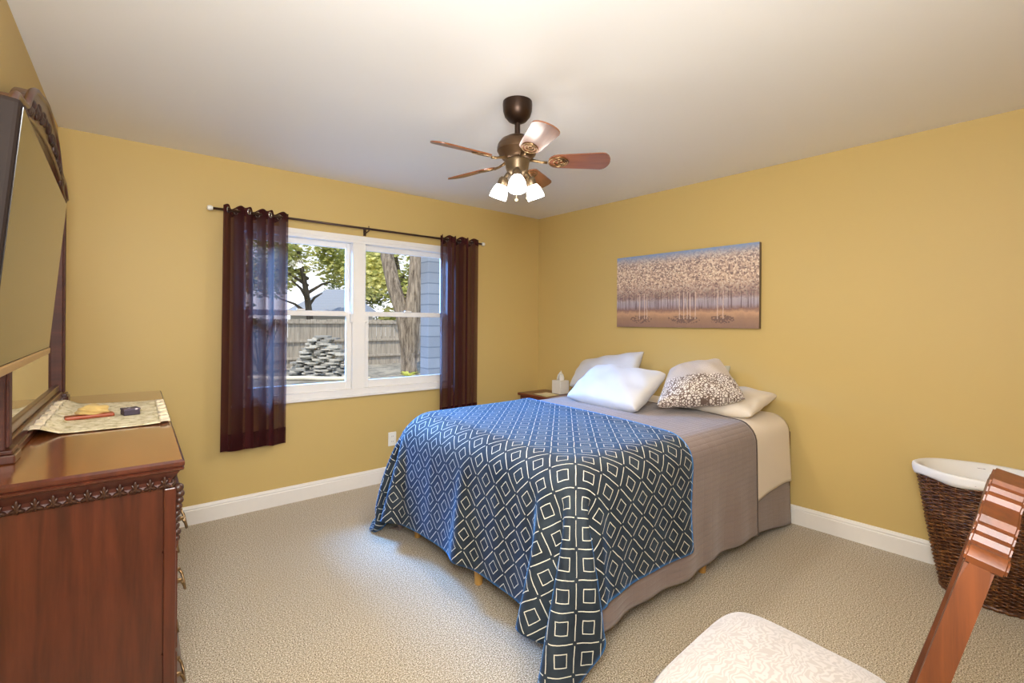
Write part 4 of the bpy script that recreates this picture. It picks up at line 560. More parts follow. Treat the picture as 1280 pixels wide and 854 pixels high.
BLANKET_Z = [
 12,12,12,21,39,58,77,97,116,136,155,171,185,198,211,224,237,240,244,247,249,250,249,248,248,248,248,248,248,248,248,248,248,249,
 249,249,249,249,249,250,250,251,251,251,12,12,34,52,68,87,106,126,146,166,185,204,219,232,246,259,271,278,282,285,287,288,287,287,
 287,287,286,286,286,286,286,287,287,287,287,287,287,287,288,288,288,289,289,289,12,35,59,80,99,116,136,155,175,195,215,235,253,267,
 280,294,307,315,318,323,325,326,325,325,325,325,325,325,325,325,325,325,325,325,325,325,326,326,326,326,327,327,327,327,33,57,82,106,
 127,146,166,185,205,224,245,265,284,301,315,329,342,352,355,361,363,364,363,363,363,363,363,363,363,363,363,363,363,363,364,364,364,364,
 364,364,365,365,365,365,48,75,103,129,153,175,195,215,234,254,274,294,314,334,349,363,377,389,393,398,401,402,402,401,401,401,401,401,
 401,401,401,401,402,402,402,402,402,402,402,403,403,403,403,404,63,91,120,148,175,201,224,245,265,284,303,323,344,365,383,398,412,425,
 431,435,439,440,440,439,439,439,439,439,439,439,440,440,440,440,440,440,440,441,441,441,441,441,442,442,78,107,135,164,192,220,248,272,
 294,315,334,353,372,394,415,433,447,461,469,472,477,478,478,477,477,477,478,478,478,478,478,478,478,478,478,479,479,479,479,479,480,480,
 480,480,94,123,151,180,208,236,265,294,320,344,365,384,403,422,444,466,483,496,507,510,515,517,516,515,515,516,516,516,516,516,516,516,
 517,517,517,517,517,517,517,518,518,518,518,518,105,135,165,195,224,253,282,309,338,367,393,415,435,452,471,495,517,531,544,548,552,555,
 554,554,554,554,554,554,554,555,555,555,555,555,555,555,555,556,556,556,556,556,556,556,113,143,173,204,234,265,296,326,355,383,412,441,
 465,485,501,521,546,567,580,587,590,593,592,592,592,592,592,593,593,593,593,593,593,593,593,594,594,594,594,594,594,594,595,595,126,155,
 185,215,245,275,306,337,368,399,428,457,487,514,536,550,570,596,615,625,628,631,630,630,630,631,631,631,631,631,631,632,632,632,632,632,
 632,632,632,633,633,633,633,633,139,169,199,229,259,288,318,348,378,408,440,471,502,531,562,586,599,617,644,660,664,669,668,668,668,669,
 669,669,669,669,669,669,670,670,670,670,670,670,670,670,671,671,671,671,153,183,213,243,274,304,333,362,392,421,451,482,513,544,576,606,
 635,647,664,689,702,701,703,703,703,703,704,704,704,704,704,704,705,705,705,705,705,705,705,705,705,706,706,705,165,196,227,257,288,318,
 348,378,408,437,467,496,526,557,588,618,649,681,694,714,727,731,731,732,732,732,733,733,733,733,733,733,733,733,733,733,733,733,733,733,
 734,734,734,734,172,203,235,267,298,329,360,392,422,453,483,513,543,572,602,633,665,694,721,737,749,752,752,752,753,753,753,753,753,753,
 753,753,753,753,753,753,754,753,754,754,754,754,754,754,168,200,233,266,298,331,364,396,429,461,493,525,557,588,619,649,678,706,731,749,
 760,763,763,762,762,763,763,763,763,763,763,763,763,763,763,763,763,763,763,763,764,764,764,765,163,196,229,261,294,327,360,393,426,459,
 493,526,559,592,625,656,683,712,736,754,763,765,766,765,765,765,765,765,764,765,765,764,765,765,765,764,765,765,765,765,766,767,770,770,
 159,192,225,259,292,325,358,392,425,459,492,525,559,592,625,659,692,717,739,755,763,764,764,764,764,764,764,764,764,764,764,764,764,764,
 764,764,764,764,764,764,765,767,770,770,158,191,225,258,292,326,359,393,426,460,493,527,561,594,628,661,692,719,741,756,764,765,764,764,
 764,764,764,764,764,764,764,764,764,764,764,764,764,764,764,764,765,767,770,770,157,191,225,258,292,326,360,394,427,461,495,529,563,596,
 630,662,694,722,743,757,764,764,764,764,764,764,764,764,764,764,764,764,764,764,764,764,764,764,764,764,765,767,770,770,157,191,225,259,
 293,326,360,394,428,462,496,530,564,598,632,666,697,724,746,759,764,764,764,764,764,764,764,764,764,764,764,764,764,764,764,764,764,764,
 764,764,765,767,770,770,157,191,225,259,293,327,361,395,429,464,498,532,566,600,634,668,699,726,747,760,764,764,764,764,764,764,764,764,
 764,764,764,764,764,764,764,764,764,764,764,764,765,767,770,770,156,191,225,259,293,328,362,396,430,465,499,533,568,602,636,670,701,728,
 748,761,764,764,764,764,764,764,764,764,764,764,764,764,764,764,764,764,764,764,764,764,765,767,770,770,156,191,225,259,294,328,363,397,
 431,466,500,535,569,603,638,672,703,729,749,761,764,764,764,764,764,764,764,764,764,764,764,764,764,764,764,764,764,764,764,764,765,767,
 770,770,156,191,225,260,294,329,363,398,432,467,502,536,571,605,640,674,705,731,750,762,764,764,764,764,764,764,764,764,764,764,764,764,
 764,764,764,764,764,764,764,764,765,767,770,770,156,191,225,260,295,329,364,398,433,468,502,537,572,607,641,675,706,732,751,762,764,764,
 764,764,764,764,764,764,764,764,764,764,764,764,764,764,764,764,764,764,765,767,770,770,156,191,225,260,295,330,364,399,434,469,503,538,
 573,608,643,677,708,733,752,762,764,764,764,764,764,764,764,764,764,764,764,764,764,764,764,764,764,764,764,764,765,767,770,770,156,191,
 225,260,295,330,365,400,434,469,504,539,574,609,644,678,709,734,752,763,764,764,764,764,764,764,764,764,764,764,764,764,764,764,764,764,
 764,764,764,764,765,767,770,770,156,191,225,260,295,330,365,400,435,470,505,540,575,610,645,679,710,735,753,763,764,764,764,764,764,764,
 764,764,764,764,764,764,764,764,764,764,764,764,764,764,765,767,770,770,156,191,226,261,296,331,366,400,435,470,505,540,576,611,646,679,
 710,735,753,763,764,764,764,764,764,764,764,764,764,764,764,764,764,764,764,764,764,764,764,764,765,767,770,770,157,192,227,261,296,331,
 366,401,436,471,506,541,576,611,646,680,710,735,753,763,764,764,764,764,764,764,764,764,764,764,764,764,764,764,764,764,764,764,764,764,
 765,767,770,770,158,193,228,263,298,333,368,403,438,473,508,543,577,612,646,679,710,735,753,763,764,764,764,764,764,764,764,764,764,764,
 764,764,764,764,764,764,764,764,764,764,765,767,770,770,157,192,227,262,297,332,367,402,437,472,506,541,576,611,646,679,709,735,752,762,
 764,764,764,764,764,764,764,764,764,764,764,764,764,764,764,764,764,764,764,764,765,767,770,770,155,190,224,259,294,329,364,399,434,469,
 504,539,574,610,645,679,709,734,752,762,765,764,764,764,764,764,764,764,764,764,764,764,764,764,764,764,764,764,764,764,765,767,770,770,
 152,187,222,257,292,327,362,398,433,468,503,538,573,609,644,678,708,733,751,761,765,764,764,764,764,764,764,764,764,764,764,764,764,764,
 764,764,764,764,764,764,765,767,770,770,150,185,220,255,290,326,361,396,431,467,502,537,572,608,643,676,707,731,750,761,764,764,764,764,
 764,764,764,764,764,764,764,764,764,764,764,764,764,764,764,764,765,767,770,770,148,183,218,254,289,324,359,395,430,465,500,536,571,606,
 642,675,705,730,749,760,764,764,764,764,764,764,764,764,764,764,764,764,764,764,764,764,764,764,764,764,765,767,770,770,146,182,217,252,
 287,323,358,393,429,464,499,534,570,605,640,674,704,729,748,760,764,764,764,764,764,764,764,764,764,764,764,764,764,764,764,764,764,764,
 764,764,765,767,770,770,145,180,215,251,286,321,357,392,427,462,498,533,569,604,639,672,702,727,747,759,764,764,764,764,764,764,764,764,
 764,764,764,764,764,764,764,764,764,764,764,764,765,767,770,770,143,179,214,249,284,320,355,390,426,461,497,532,567,603,638,671,701,726,
 746,758,764,764,764,764,764,764,764,764,764,764,764,764,764,764,764,764,764,764,764,764,765,767,770,770,142,177,212,248,283,318,354,389,
 425,460,495,531,566,602,636,669,699,725,744,757,763,764,764,764,764,764,764,764,764,764,764,764,764,764,764,764,764,764,764,764,765,767,
 770,770,140,176,211,246,282,317,352,388,423,459,494,529,565,600,635,668,698,724,743,757,763,764,764,764,764,764,764,764,764,764,764,764,
 764,764,764,764,764,764,764,764,765,767,770,770,139,174,210,245,280,316,351,387,422,457,493,528,564,599,634,667,697,722,742,756,763,764,
 764,764,764,764,764,764,764,764,764,764,764,764,764,764,764,764,764,764,765,767,770,770,137,173,208,244,279,314,350,385,421,456,492,527,
 563,598,633,666,696,721,741,755,763,764,764,764,764,764,764,764,764,764,764,764,764,764,764,764,764,764,764,764,765,767,770,770,136,172,
 207,242,278,313,349,384,420,455,491,526,562,597,632,665,695,721,741,755,763,764,764,764,764,764,764,764,764,764,764,764,764,764,764,764,
 764,764,764,764,765,767,770,770,135,170,206,241,277,312,348,383,419,454,490,525,561,597,632,665,694,720,740,755,762,764,764,764,764,764,
 764,764,764,764,764,764,764,764,764,764,764,764,764,764,765,767,770,770,134,170,205,241,276,312,347,383,418,454,489,525,560,596,631,664,
 694,720,740,755,762,764,764,764,764,764,764,764,764,764,764,764,764,764,764,764,764,764,764,764,765,767,770,770,133,169,204,240,275,311,
 346,382,417,453,488,524,560,595,630,664,694,719,740,755,763,764,764,764,764,764,764,764,764,764,764,764,764,764,764,764,764,764,764,764,
 765,767,770,770,132,168,203,239,274,310,345,381,417,452,488,523,559,595,630,663,693,719,740,755,763,765,764,765,764,764,765,764,764,765,
 764,764,765,764,764,764,764,764,764,764,765,767,770,770,134,170,205,241,277,312,348,384,419,455,490,526,561,596,629,661,691,717,737,752,
 760,762,762,762,762,762,762,762,762,762,762,762,762,762,762,762,762,763,763,763,764,767,770,770,138,173,209,244,280,315,351,386,420,455,
 489,523,557,590,623,654,688,706,726,741,750,752,752,752,752,752,753,753,753,753,753,753,753,753,753,753,753,753,754,754,754,755,755,755,
 140,174,209,243,278,312,346,379,412,446,479,511,544,579,613,648,664,688,709,726,734,735,735,735,735,735,736,736,736,736,736,736,736,736,
 736,736,737,737,737,737,737,738,738,738,132,166,200,234,267,300,333,366,399,432,466,500,535,570,604,618,643,668,689,712,709,710,711,711,
 711,711,712,712,712,712,712,713,713,713,713,713,713,714,714,714,715,715,715,715,119,153,187,220,254,287,320,354,387,422,457,491,525,559,
 574,595,621,648,678,676,681,681,681,682,682,682,683,683,683,683,684,684,684,684,684,685,685,685,685,685,686,686,686,686,106,140,174,207,
 241,274,308,344,379,413,445,480,511,529,549,578,609,635,640,644,647,647,648,648,649,649,649,650,650,650,650,650,651,651,651,651,651,652,
 652,652,652,653,653,653,92,126,160,194,229,264,300,334,367,399,433,462,482,503,532,562,590,600,604,609,610,610,611,611,612,612,612,613,
 613,613,614,614,614,614,615,615,615,615,616,616,616,616,617,617,81,117,152,187,219,255,287,319,352,385,413,435,456,483,513,544,555,564,
 568,572,572,572,573,573,574,574,574,575,575,575,576,576,576,576,577,577,577,577,578,578,578,578,579,579,74,109,143,176,209,239,271,304,
 335,363,387,409,435,465,493,510,522,526,530,534,534,534,535,535,535,536,536,536,537,537,537,538,538,538,539,539,539,539,539,540,540,540,
 540,540,62,94,127,159,190,223,255,285,313,338,362,388,416,443,461,476,485,488,493,496,496,496,496,497,497,497,498,498,498,499,499,499,
 500,500,500,501,501,501,501,501,502,502,502,502,43,76,108,140,174,205,234,262,288,314,340,366,392,412,427,442,448,451,456,458,458,458,
 458,458,459,459,460,460,460,460,461,461,461,462,462,463,463,463,463,463,463,464,464,464,25,58,91,123,153,182,211,238,264,290,315,340,
 362,378,394,407,410,414,419,420,420,420,420,420,421,421,421,422,422,422,423,423,423,424,424,425,425,425,425,425,425,425,426,426,13,44,
 73,103,129,158,187,213,238,263,288,311,329,345,361,370,373,379,381,382,382,381,382,382,382,383,383,384,384,384,384,385,385,386,386,386,
 386,386,386,387,387,387,387,387,12,24,51,82,105,134,162,187,211,235,259,279,295,311,326,333,336,342,344,344,343,343,344,344,344,344,
 345,345,346,346,346,346,347,348,348,348,348,348,348,348,349,349,349,349,12,13,29,60,86,113,142,162,182,206,228,245,260,277,290,295,
 301,304,305,306,305,305,305,305,306,306,307,307,307,308,308,308,309,309,310,310,310,310,310,310,311,311,311,311,12,12,13,46,66,90,
 111,131,153,176,195,210,227,242,254,257,263,266,267,267,267,267,267,267,267,268,268,269,269,269,270,270,271,271,272,272,272,272,272,272,
 272,273,273,272,12,12,36,46,37,64,79,100,123,144,160,177,193,207,218,220,226,228,229,229,229,229,229,229,229,230,230,231,231,231,
 231,232,233,233,234,234,234,234,234,234,234,234,234,234,12,27,32,12,15,38,49,70,93,111,126,143,158,171,181,185,189,190,191,191,
 191,191,191,191,191,191,192,192,193,193,193,194,195,195,196,196,196,196,196,196,196,196,196,196,12,12,12,12,11,11,19,41,61,77,
 93,109,123,136,145,147,151,152,153,153,153,153,153,153,153,153,154,154,154,155,155,156,157,157,158,158,158,158,157,158,158,158,158,158]
BL_N = (44, 68)
BL_ROWS = [(-2.600,-1.268,-2.935),(-2.600,-1.268,-2.897),(-2.600,-1.267,-2.858),(-2.600,-1.266,-2.820),(-2.600,-1.264,-2.782),(-2.600,-1.260,-2.744),(-2.600,-1.253,-2.705),(-2.600,-1.245,-2.667),(-2.600,-1.238,-2.629),(-2.600,-1.230,-2.590),(-2.600,-1.221,-2.552),(-2.600,-1.213,-2.514),(-2.600,-1.205,-2.476),(-2.600,-1.196,-2.437),(-2.600,-1.188,-2.399),(-2.600,-1.179,-2.361),(-2.600,-1.171,-2.322),(-2.600,-1.163,-2.284),(-2.600,-1.155,-2.246),(-2.600,-1.148,-2.208),(-2.600,-1.141,-2.169),(-2.600,-1.134,-2.131),(-2.600,-1.127,-2.093),(-2.600,-1.121,-2.054),(-2.600,-1.116,-2.016),(-2.600,-1.111,-1.978),(-2.600,-1.106,-1.940),(-2.600,-1.102,-1.901),(-2.600,-1.099,-1.863),(-2.600,-1.095,-1.825),(-2.600,-1.093,-1.786),(-2.600,-1.090,-1.748),(-2.600,-1.088,-1.710),(-2.600,-1.086,-1.672),(-2.600,-1.085,-1.633),(-2.600,-1.084,-1.595),(-2.600,-1.082,-1.557),(-2.600,-1.081,-1.519),(-2.600,-1.080,-1.480),(-2.600,-1.079,-1.442),(-2.600,-1.078,-1.404),(-2.600,-1.077,-1.365),(-2.600,-1.076,-1.327),(-2.600,-1.074,-1.289),(-2.600,-1.072,-1.251),(-2.600,-1.070,-1.212),(-2.600,-1.067,-1.174),(-2.600,-1.064,-1.136),(-2.600,-1.061,-1.097),(-2.600,-1.057,-1.059),(-2.600,-1.052,-1.021),(-2.600,-1.048,-0.983),(-2.600,-1.042,-0.944),(-2.600,-1.037,-0.906),(-2.600,-1.030,-0.868),(-2.600,-1.024,-0.829),(-2.600,-1.017,-0.791),(-2.600,-1.010,-0.753),(-2.600,-1.002,-0.715),(-2.600,-0.994,-0.676),(-2.600,-0.986,-0.638),(-2.600,-0.979,-0.600),(-2.600,-0.975,-0.561),(-2.600,-0.972,-0.523),(-2.600,-0.968,-0.485),(-2.600,-0.964,-0.447),(-2.600,-0.961,-0.408),(-2.600,-0.957,-0.370)]
def blanket_uv(i, j):
    a, b, y = BL_ROWS[j]; return (a+(b-a)*i/(BL_N[0]-1), y)
NU, NVV = BL_N
if True:
    nvt = NU*NVV
    bm = BM(); L = bm.loops.layers.uv.verify()
    V = [bm.verts.new((BLANKET_X[i]*.001, BLANKET_Y[i]*.001, BLANKET_Z[i]*.001)) for i in range(nvt)]
    for j in range(NVV-1):
        for i in range(NU-1):
            q = (j*NU+i, j*NU+i+1, (j+1)*NU+i+1, (j+1)*NU+i)
            f = bm.faces.new([V[k] for k in q])
            for lp, k in zip(f.loops, q):
                jj, ii = divmod(k, NU); lp[L].uv = blanket_uv(ii, jj)
blanket = obj('blanket', bm, M_blanket, smooth=True, sub=1)
md = blanket.modifiers.new('thickness', 'SOLIDIFY'); md.thickness = .008; md.offset = 1
tag(blanket, 'dark blue plush blanket with cream grid and squares draped over foot of bed', 'blanket')

# ------------------------------------------------------------------ pillows
def pillow(name, bl, br, tl, th, m, label, seed=0, piping=None, up=1, tr=None):
    bl, br, tl = Vector(bl), Vector(br), Vector(tl); a = br-bl; b = tl-bl; n = a.cross(b).normalized()*up
    c = bl+a/2+b/2; sk = (Vector(tr)-(bl+a+b)) if tr else Vector((0, 0, 0)); rnd = random.Random(seed); ph = [rnd.uniform(0, 6) for _ in range(6)]
    N_ = 27; bm = BM(); L = bm.loops.layers.uv.verify(); V = {}
    def pt(u, v, s):
        e = max(0, (1-u*u)*(1-v*v))**.37
        uu = u*(1-.035*(1-v*v)-.03*(u*v)**4); vv = v*(1-.035*(1-u*u)-.03*(u*v)**4)
        wr = .006*math.sin(5*u+ph[0])*math.sin(4*v+ph[1])+.004*math.sin(11*u*v+ph[2])+.004*math.sin(9*u+6*v+ph[3])
        sag = .012*math.sin(2.2*u+ph[4])+.010*math.sin(2*v+ph[5])
        return a/2*uu+b/2*vv+sk*((uu+1)/2*(vv+1)/2)+n*(s*(th/2*e+wr*min(1, e*1.5))+sag*.6)
    for s in (1, -1):
        for j in range(N_):
            for i in range(N_):
                edge = i in (0, N_-1) or j in (0, N_-1)
                if s == -1 and edge: V[s, i, j] = V[1, i, j]; continue
                u = math.sin((i/(N_-1)-.5)*PI); v = math.sin((j/(N_-1)-.5)*PI)
                u = .6*u+.4*(2*i/(N_-1)-1); v = .6*v+.4*(2*j/(N_-1)-1)
                V[s, i, j] = bm.verts.new(pt(u, v, s))
    for s in (1, -1):
        for j in range(N_-1):
            for i in range(N_-1):
                q = [(i, j), (i+1, j), (i+1, j+1), (i, j+1)]
                if s*up < 0: q = q[::-1]
                f = bm.faces.new([V[s, x, y] for x, y in q])
                for lp, (x, y) in zip(f.loops, q): lp[L].uv = (x/(N_-1), y/(N_-1))
    o = obj(name, bm, m, None, True, sub=1); o.location = c
    return tag(o, label, 'pillow', 'pillows at the head of the bed')
M_pw = fabric('white_woven_cotton', 'c6c1bd', .7, 260, .04, .3, .3)
M_pc = fabric('cream_cotton', 'ddd0bf', .8, 300, .03, .15)
M_pg = fabric('pale_sage_cotton', 'b9b29a', .8, 300, .03, .15)
def dots_mat():
    m = NT('taupe_fabric_with_white_pebbles'); c = m.coord('UV', (1, 1, 1)); sp = m.n('SeparateXYZ'); m.l(c, sp.inputs[0])
    vo = m.n('TexVoronoi'); vo.feature = 'DISTANCE_TO_EDGE'; vo.inputs['Scale'].default_value = 38; m.l(c, vo.inputs['Vector'])
    d = m.math('GREATER_THAN', vo.outputs['Distance'], .13)
    zone = m.math('LESS_THAN', m.math('ADD', sp.outputs['Y'], m.math('MULTIPLY', m.noise(c, 40, 2), .1)), .50)
    vo2 = m.noise(c, 130, 2)
    plain_ = m.ramp(vo2, [(.4, 'b7a79a'), (.6, 'c9bcb0')])
    m.base(m.mix(zone, plain_, m.mix(d, '6e584b', 'e8ded2'))); m.set(Roughness=.6, Sheen_Weight=.3)
    m.bump(vo2, .2, .002); return m.m
M_pd = dots_mat()
pillow('pillow', (-.36, -.80, .775), (-.36, -1.46, .80), (-.14, -.77, .975), .15, M_pw, 'white pillow propped against the wall behind the left front pillow', 3, tr=(-.13, -1.44, 1.115))
pillow('pillow', (-.80, -1.20, .775), (-.84, -1.87, .775), (-.45, -1.21, .985), .20, M_pw, 'white and grey pillow lying in front on the left', 5)
pillow('pillow', (-.42, -1.78, .775), (-.40, -2.40, .775), (.0, -1.77, .87), .14, M_pc, 'cream pillow at the far right, lying lowest against the wall', 7)
pillow('pillow', (-.085, -1.66, .84), (-.07, -2.08, .87), (.02, -1.68, 1.0), .07, M_pg, 'pale sage pillow mostly hidden behind the dotted taupe pillow', 9, tr=(.03, -2.06, 1.035))
pillow('throw_pillow', (-.72, -1.93, .79), (-.35, -2.35, .865), (-.36, -1.80, 1.0), .20, M_pd, 'taupe throw pillow with white pebble dots on its lower half', 11, tr=(-.27, -2.13, 1.105))

# ------------------------------------------------------------------ nightstand, tissue box, paper
ns = thing('nightstand', (-.2, -.42, 0), 'small reddish wooden nightstand in the corner behind the bed', 'nightstand')
def part(par, name, bm, m, **k):
    o = obj(name, bm, m, **k); o.parent = par; o.matrix_parent_inverse = (Matrix.Translation(par.location) @ par.rotation_euler.to_matrix().to_4x4()).inverted(); return o
M_red = wood('red_mahogany', '4a1510', '7c2d1c', .3, 1, 1, .4)
bm = BM(); box(bm, (-.39, -.70, .62), (-.012, -.13, .645), .006, 3); part(ns, 'tabletop', bm, M_red)
bm = BM(); box(bm, (-.37, -.68, .10), (-.02, -.15, .62), .004); part(ns, 'body', bm, M_red)
for z in (.36, .60):
    bm = BM(); box(bm, (-.384, -.66, z-.22), (-.37, -.17, z), .006, 2); dr = part(ns, 'drawer', bm, M_red)
    bm = BM(); lathe(bm, [(0, 0), (.006, 0), (.006, .012), (.014, .02), (.012, .028), (0, .03)], (-.384, -.415, z-.11), (-1, 0, 0), 14)
    kb = obj('knob', bm, M_brass, dr, True)
for x in (-.35, -.04):
    for y in (-.66, -.17):
        bm = BM(); box(bm, (x-.02, y-.02, 0), (x+.02, y+.02, .10), .004); part(ns, 'leg', bm, M_red)
tb = thing('tissue_box', (-.095, -.435, .645), 'white tissue box cover with a tissue poking out on nightstand', 'tissue box')
bm = BM(); box(bm, (-.155, -.495, .645), (-.035, -.375, .775), .006, 2); part(tb, 'box_cover', bm, plain('white_box_cover', 'e4ded3', .5, var=.03))
bm = BM()
def tis(k):
    A = k*PI/2.5; c_, s_ = math.cos(A), math.sin(A); R0 = [(.03, 0), (.034, .03), (.024, .065), (.006, .10-.012*k)]
    prev = None
    for r_, z in R0:
        row = [bm.verts.new((-.095+r_*math.cos(A+da)*(1+.3*math.sin(3*da)), -.435+r_*math.sin(A+da), .768+z+.004*math.sin(8*da))) for da in (-.7, -.35, 0, .35, .7)]
        if prev:
            for i in range(4): bm.faces.new((prev[i], prev[i+1], row[i+1], row[i]))
        prev = row
for k in range(5): tis(k)
o = part(tb, 'tissue', bm, plain('white_tissue', 'f2efe9', .8, var=.02), smooth=True)
md = o.modifiers.new('thickness', 'SOLIDIFY'); md.thickness = .0015
bm = BM()
grid(bm, lambda u, v: Vector((-.36+.17*u+.02*v, -.52+.2*v, .6468+.003*math.sin(9*u)*math.sin(7*v)**2+.003)), 12, 12)
o = obj('doily', bm, fabric('yellow_cream_cloth', 'd8c68c'), None, True); md = o.modifiers.new('thickness', 'SOLIDIFY'); md.thickness = .003
tag(o, 'small yellowish cloth lying on the corner nightstand beside the tissue box', 'cloth')

# ------------------------------------------------------------------ painting
pt = thing('canvas_painting', (.055, -1.636, 1.61), 'wide unframed canvas painting of a birch grove above the bed', 'painting', rz=-math.atan(K)*-1)
def painting_mat():
    m = NT('autumn_grove_painting'); c = m.coord('UV'); sp = m.n('SeparateXYZ'); m.l(c, sp.inputs[0]); X_, Y_ = sp.outputs['X'], sp.outputs['Y']
    def vec(sx, sy):
        mp = m.n('Mapping'); mp.inputs['Scale'].default_value = (sx, sy, 1); m.l(c, mp.inputs[0]); return mp.outputs[0]
    n1 = m.noise(vec(6, 3), 3, 5, .7); vn = m.n('TexVoronoi'); vn.inputs['Scale'].default_value = 62; m.l(vec(1.8, 1), vn.inputs['Vector']); sv = m.n('SeparateXYZ'); m.l(vn.outputs['Color'], sv.inputs[0]); n2 = sv.outputs['X']; n3 = m.noise(vec(3, 1), 8, 4, .7)
    yy = m.math('ADD', Y_, m.math('MULTIPLY', m.math('SUBTRACT', n3, .5), .1))
    basec = m.ramp(yy, [(0, '8e6f60'), (.12, 'a27e66'), (.19, 'c49a78'), (.235, '8d6b60'), (.29, 'a89aa4'), (.36, 'b3a7ae'), (.40, 'a08283'), (.50, 'c2a394'), (.62, 'd6b9a0'), (.80, 'c9b3a3'), (.90, 'b0a8aa'), (1, '7f97bf')])
    leaf = m.ramp(n2, [(.0, '5a454a'), (.3, 'a3847a'), (.6, 'd2b49c'), (1, 'f2e2cc')])
    lz = m.math('MULTIPLY', m.ramp(yy, [(.34, (0, 0, 0, 1)), (.44, (1, 1, 1, 1)), (.85, (1, 1, 1, 1)), (.99, (0, 0, 0, 1))]), .8)
    c1 = m.mix(lz, basec, leaf)
    # dark band of leaves low in the crowns
    dz = m.math('MULTIPLY', m.ramp(yy, [(.36, (0, 0, 0, 1)), (.42, (1, 1, 1, 1)), (.62, (0, 0, 0, 1))]), m.math('GREATER_THAN', n2, .55))
    c1 = m.mix(m.math('MULTIPLY', dz, .6), c1, '5c4349')
    # thin trunks, far row
    wv = m.noise(vec(110, .9), 1.0, 2, .9); tr = m.math('GREATER_THAN', wv, .54)
    tz = m.math('MULTIPLY', tr, m.ramp(Y_, [(.24, (0, 0, 0, 1)), (.25, (1, 1, 1, 1)), (.40, (1, 1, 1, 1)), (.5, (0, 0, 0, 1))]))
    c2 = m.mix(m.math('MULTIPLY', tz, .7), c1, '604c4f')
    # underbrush clumps
    col = c2
    for cx, w_ in ((.21, .07), (.53, .10), (.78, .07)):
        d = m.math('ADD', m.math('POWER', m.math('DIVIDE', m.math('SUBTRACT', X_, cx), w_), 2), m.math('POWER', m.math('DIVIDE', m.math('SUBTRACT', Y_, .11), .05), 2))
        k = m.math('LESS_THAN', m.math('ADD', d, m.math('MULTIPLY', n2, 2.2)), 1.7)
        col = m.mix(m.math('MULTIPLY', k, .6), col, '493842')
    # pale near trunks
    for cx in (.195, .235, .255, .50, .53, .555, .575, .61, .755, .79):
        wd = m.math('ABSOLUTE', m.math('SUBTRACT', X_, m.math('ADD', cx, m.math('MULTIPLY', m.math('SUBTRACT', n3, .5), .012))))
        k = m.math('MULTIPLY', m.math('LESS_THAN', wd, .0028), m.math('MULTIPLY', m.math('GREATER_THAN', Y_, .11), m.math('LESS_THAN', Y_, .46)))
        col = m.mix(m.math('MULTIPLY', k, .75), col, 'd8bfae')
    m.base(col); m.set(Roughness=.6); m.bump(n2, .2, .003); return m.m
M_paint = painting_mat(); M_canvas = plain('dark_canvas_edge', '6a5a48', .7)
bm = BM(); L = bm.loops.layers.uv.verify()
vs = box(bm, (-.018, -.60, -.305), (.018, .60, .305), 0)
for f in bm.faces:
    if f.normal.x < -.9 or f.calc_center_median().x < -.017:
        f.material_index = 0
        for lp in f.loops: lp[L].uv = ((.60-lp.vert.co.y)/1.2, (lp.vert.co.z+.305)/.61)
    else: f.material_index = 1
obj('canvas', bm, [M_paint, M_canvas], pt)

# ------------------------------------------------------------------ outlet
oc = thing('wall_outlet', (-1.652, -.001, .35), 'white duplex outlet low on the wall under the window', 'outlet')
bm = BM(); box(bm, (-.036, -.006, -.058), (.036, .001, .058), .004, 2); obj('cover_plate', bm, M_white_plastic, oc)
for z in (-.022, .022):
    bm = BM(); lathe(bm, [(0, 0), (.016, 0), (.016, .003), (0, .003)], (0, -.0055, z), (0, -1, 0), 20); rc = obj('receptacle', bm, M_white_plastic, oc)
    bm = BM(); box(bm, (-.007, -.0092, z-.003), (-.005, -.008, z+.006)); box(bm, (.005, -.0092, z-.003), (.007, -.008, z+.006)); obj('slot', bm, M_black, rc)

# ------------------------------------------------------------------ curtains and rod
def curtain_mat():
    m = NT('sheer_plum_brown_voile'); v = m.coord('Object', (1, 1, 1)); f = m.noise(v, 420, 2)
    wv = m.n('TexWave'); wv.bands_direction = 'Z'; wv.inputs['Scale'].default_value = 90; wv.inputs['Distortion'].default_value = 2; m.l(v, wv.inputs['Vector'])
    c = m.mix(wv.outputs['Fac'], '4a2326', '57292b')
    df = m.n('BsdfDiffuse'); m.l(c, df.inputs['Color']); tl = m.n('BsdfTranslucent'); tl.inputs['Color'].default_value = s2l('8f8078')
    tp = m.n('BsdfTransparent'); tp.inputs['Color'].default_value = s2l('bdb4ba')
    a = m.n('MixShader'); a.inputs[0].default_value = .22; m.l(df.outputs[0], a.inputs[1]); m.l(tl.outputs[0], a.inputs[2])
    lw = m.n('LayerWeight'); lw.inputs['Blend'].default_value = .5; fc = m.math('MULTIPLY', m.math('POWER', m.math('SUBTRACT', 1, lw.outputs['Facing']), 2.2), .55); b = m.n('MixShader'); m.l(fc, b.inputs[0]); m.l(a.outputs[0], b.inputs[1]); m.l(tp.outputs[0], b.inputs[2])
    m.l(b.outputs[0], m.out.inputs[0]); return m.m
M_curt = curtain_mat()
RY, RZ = -.09, 2.076
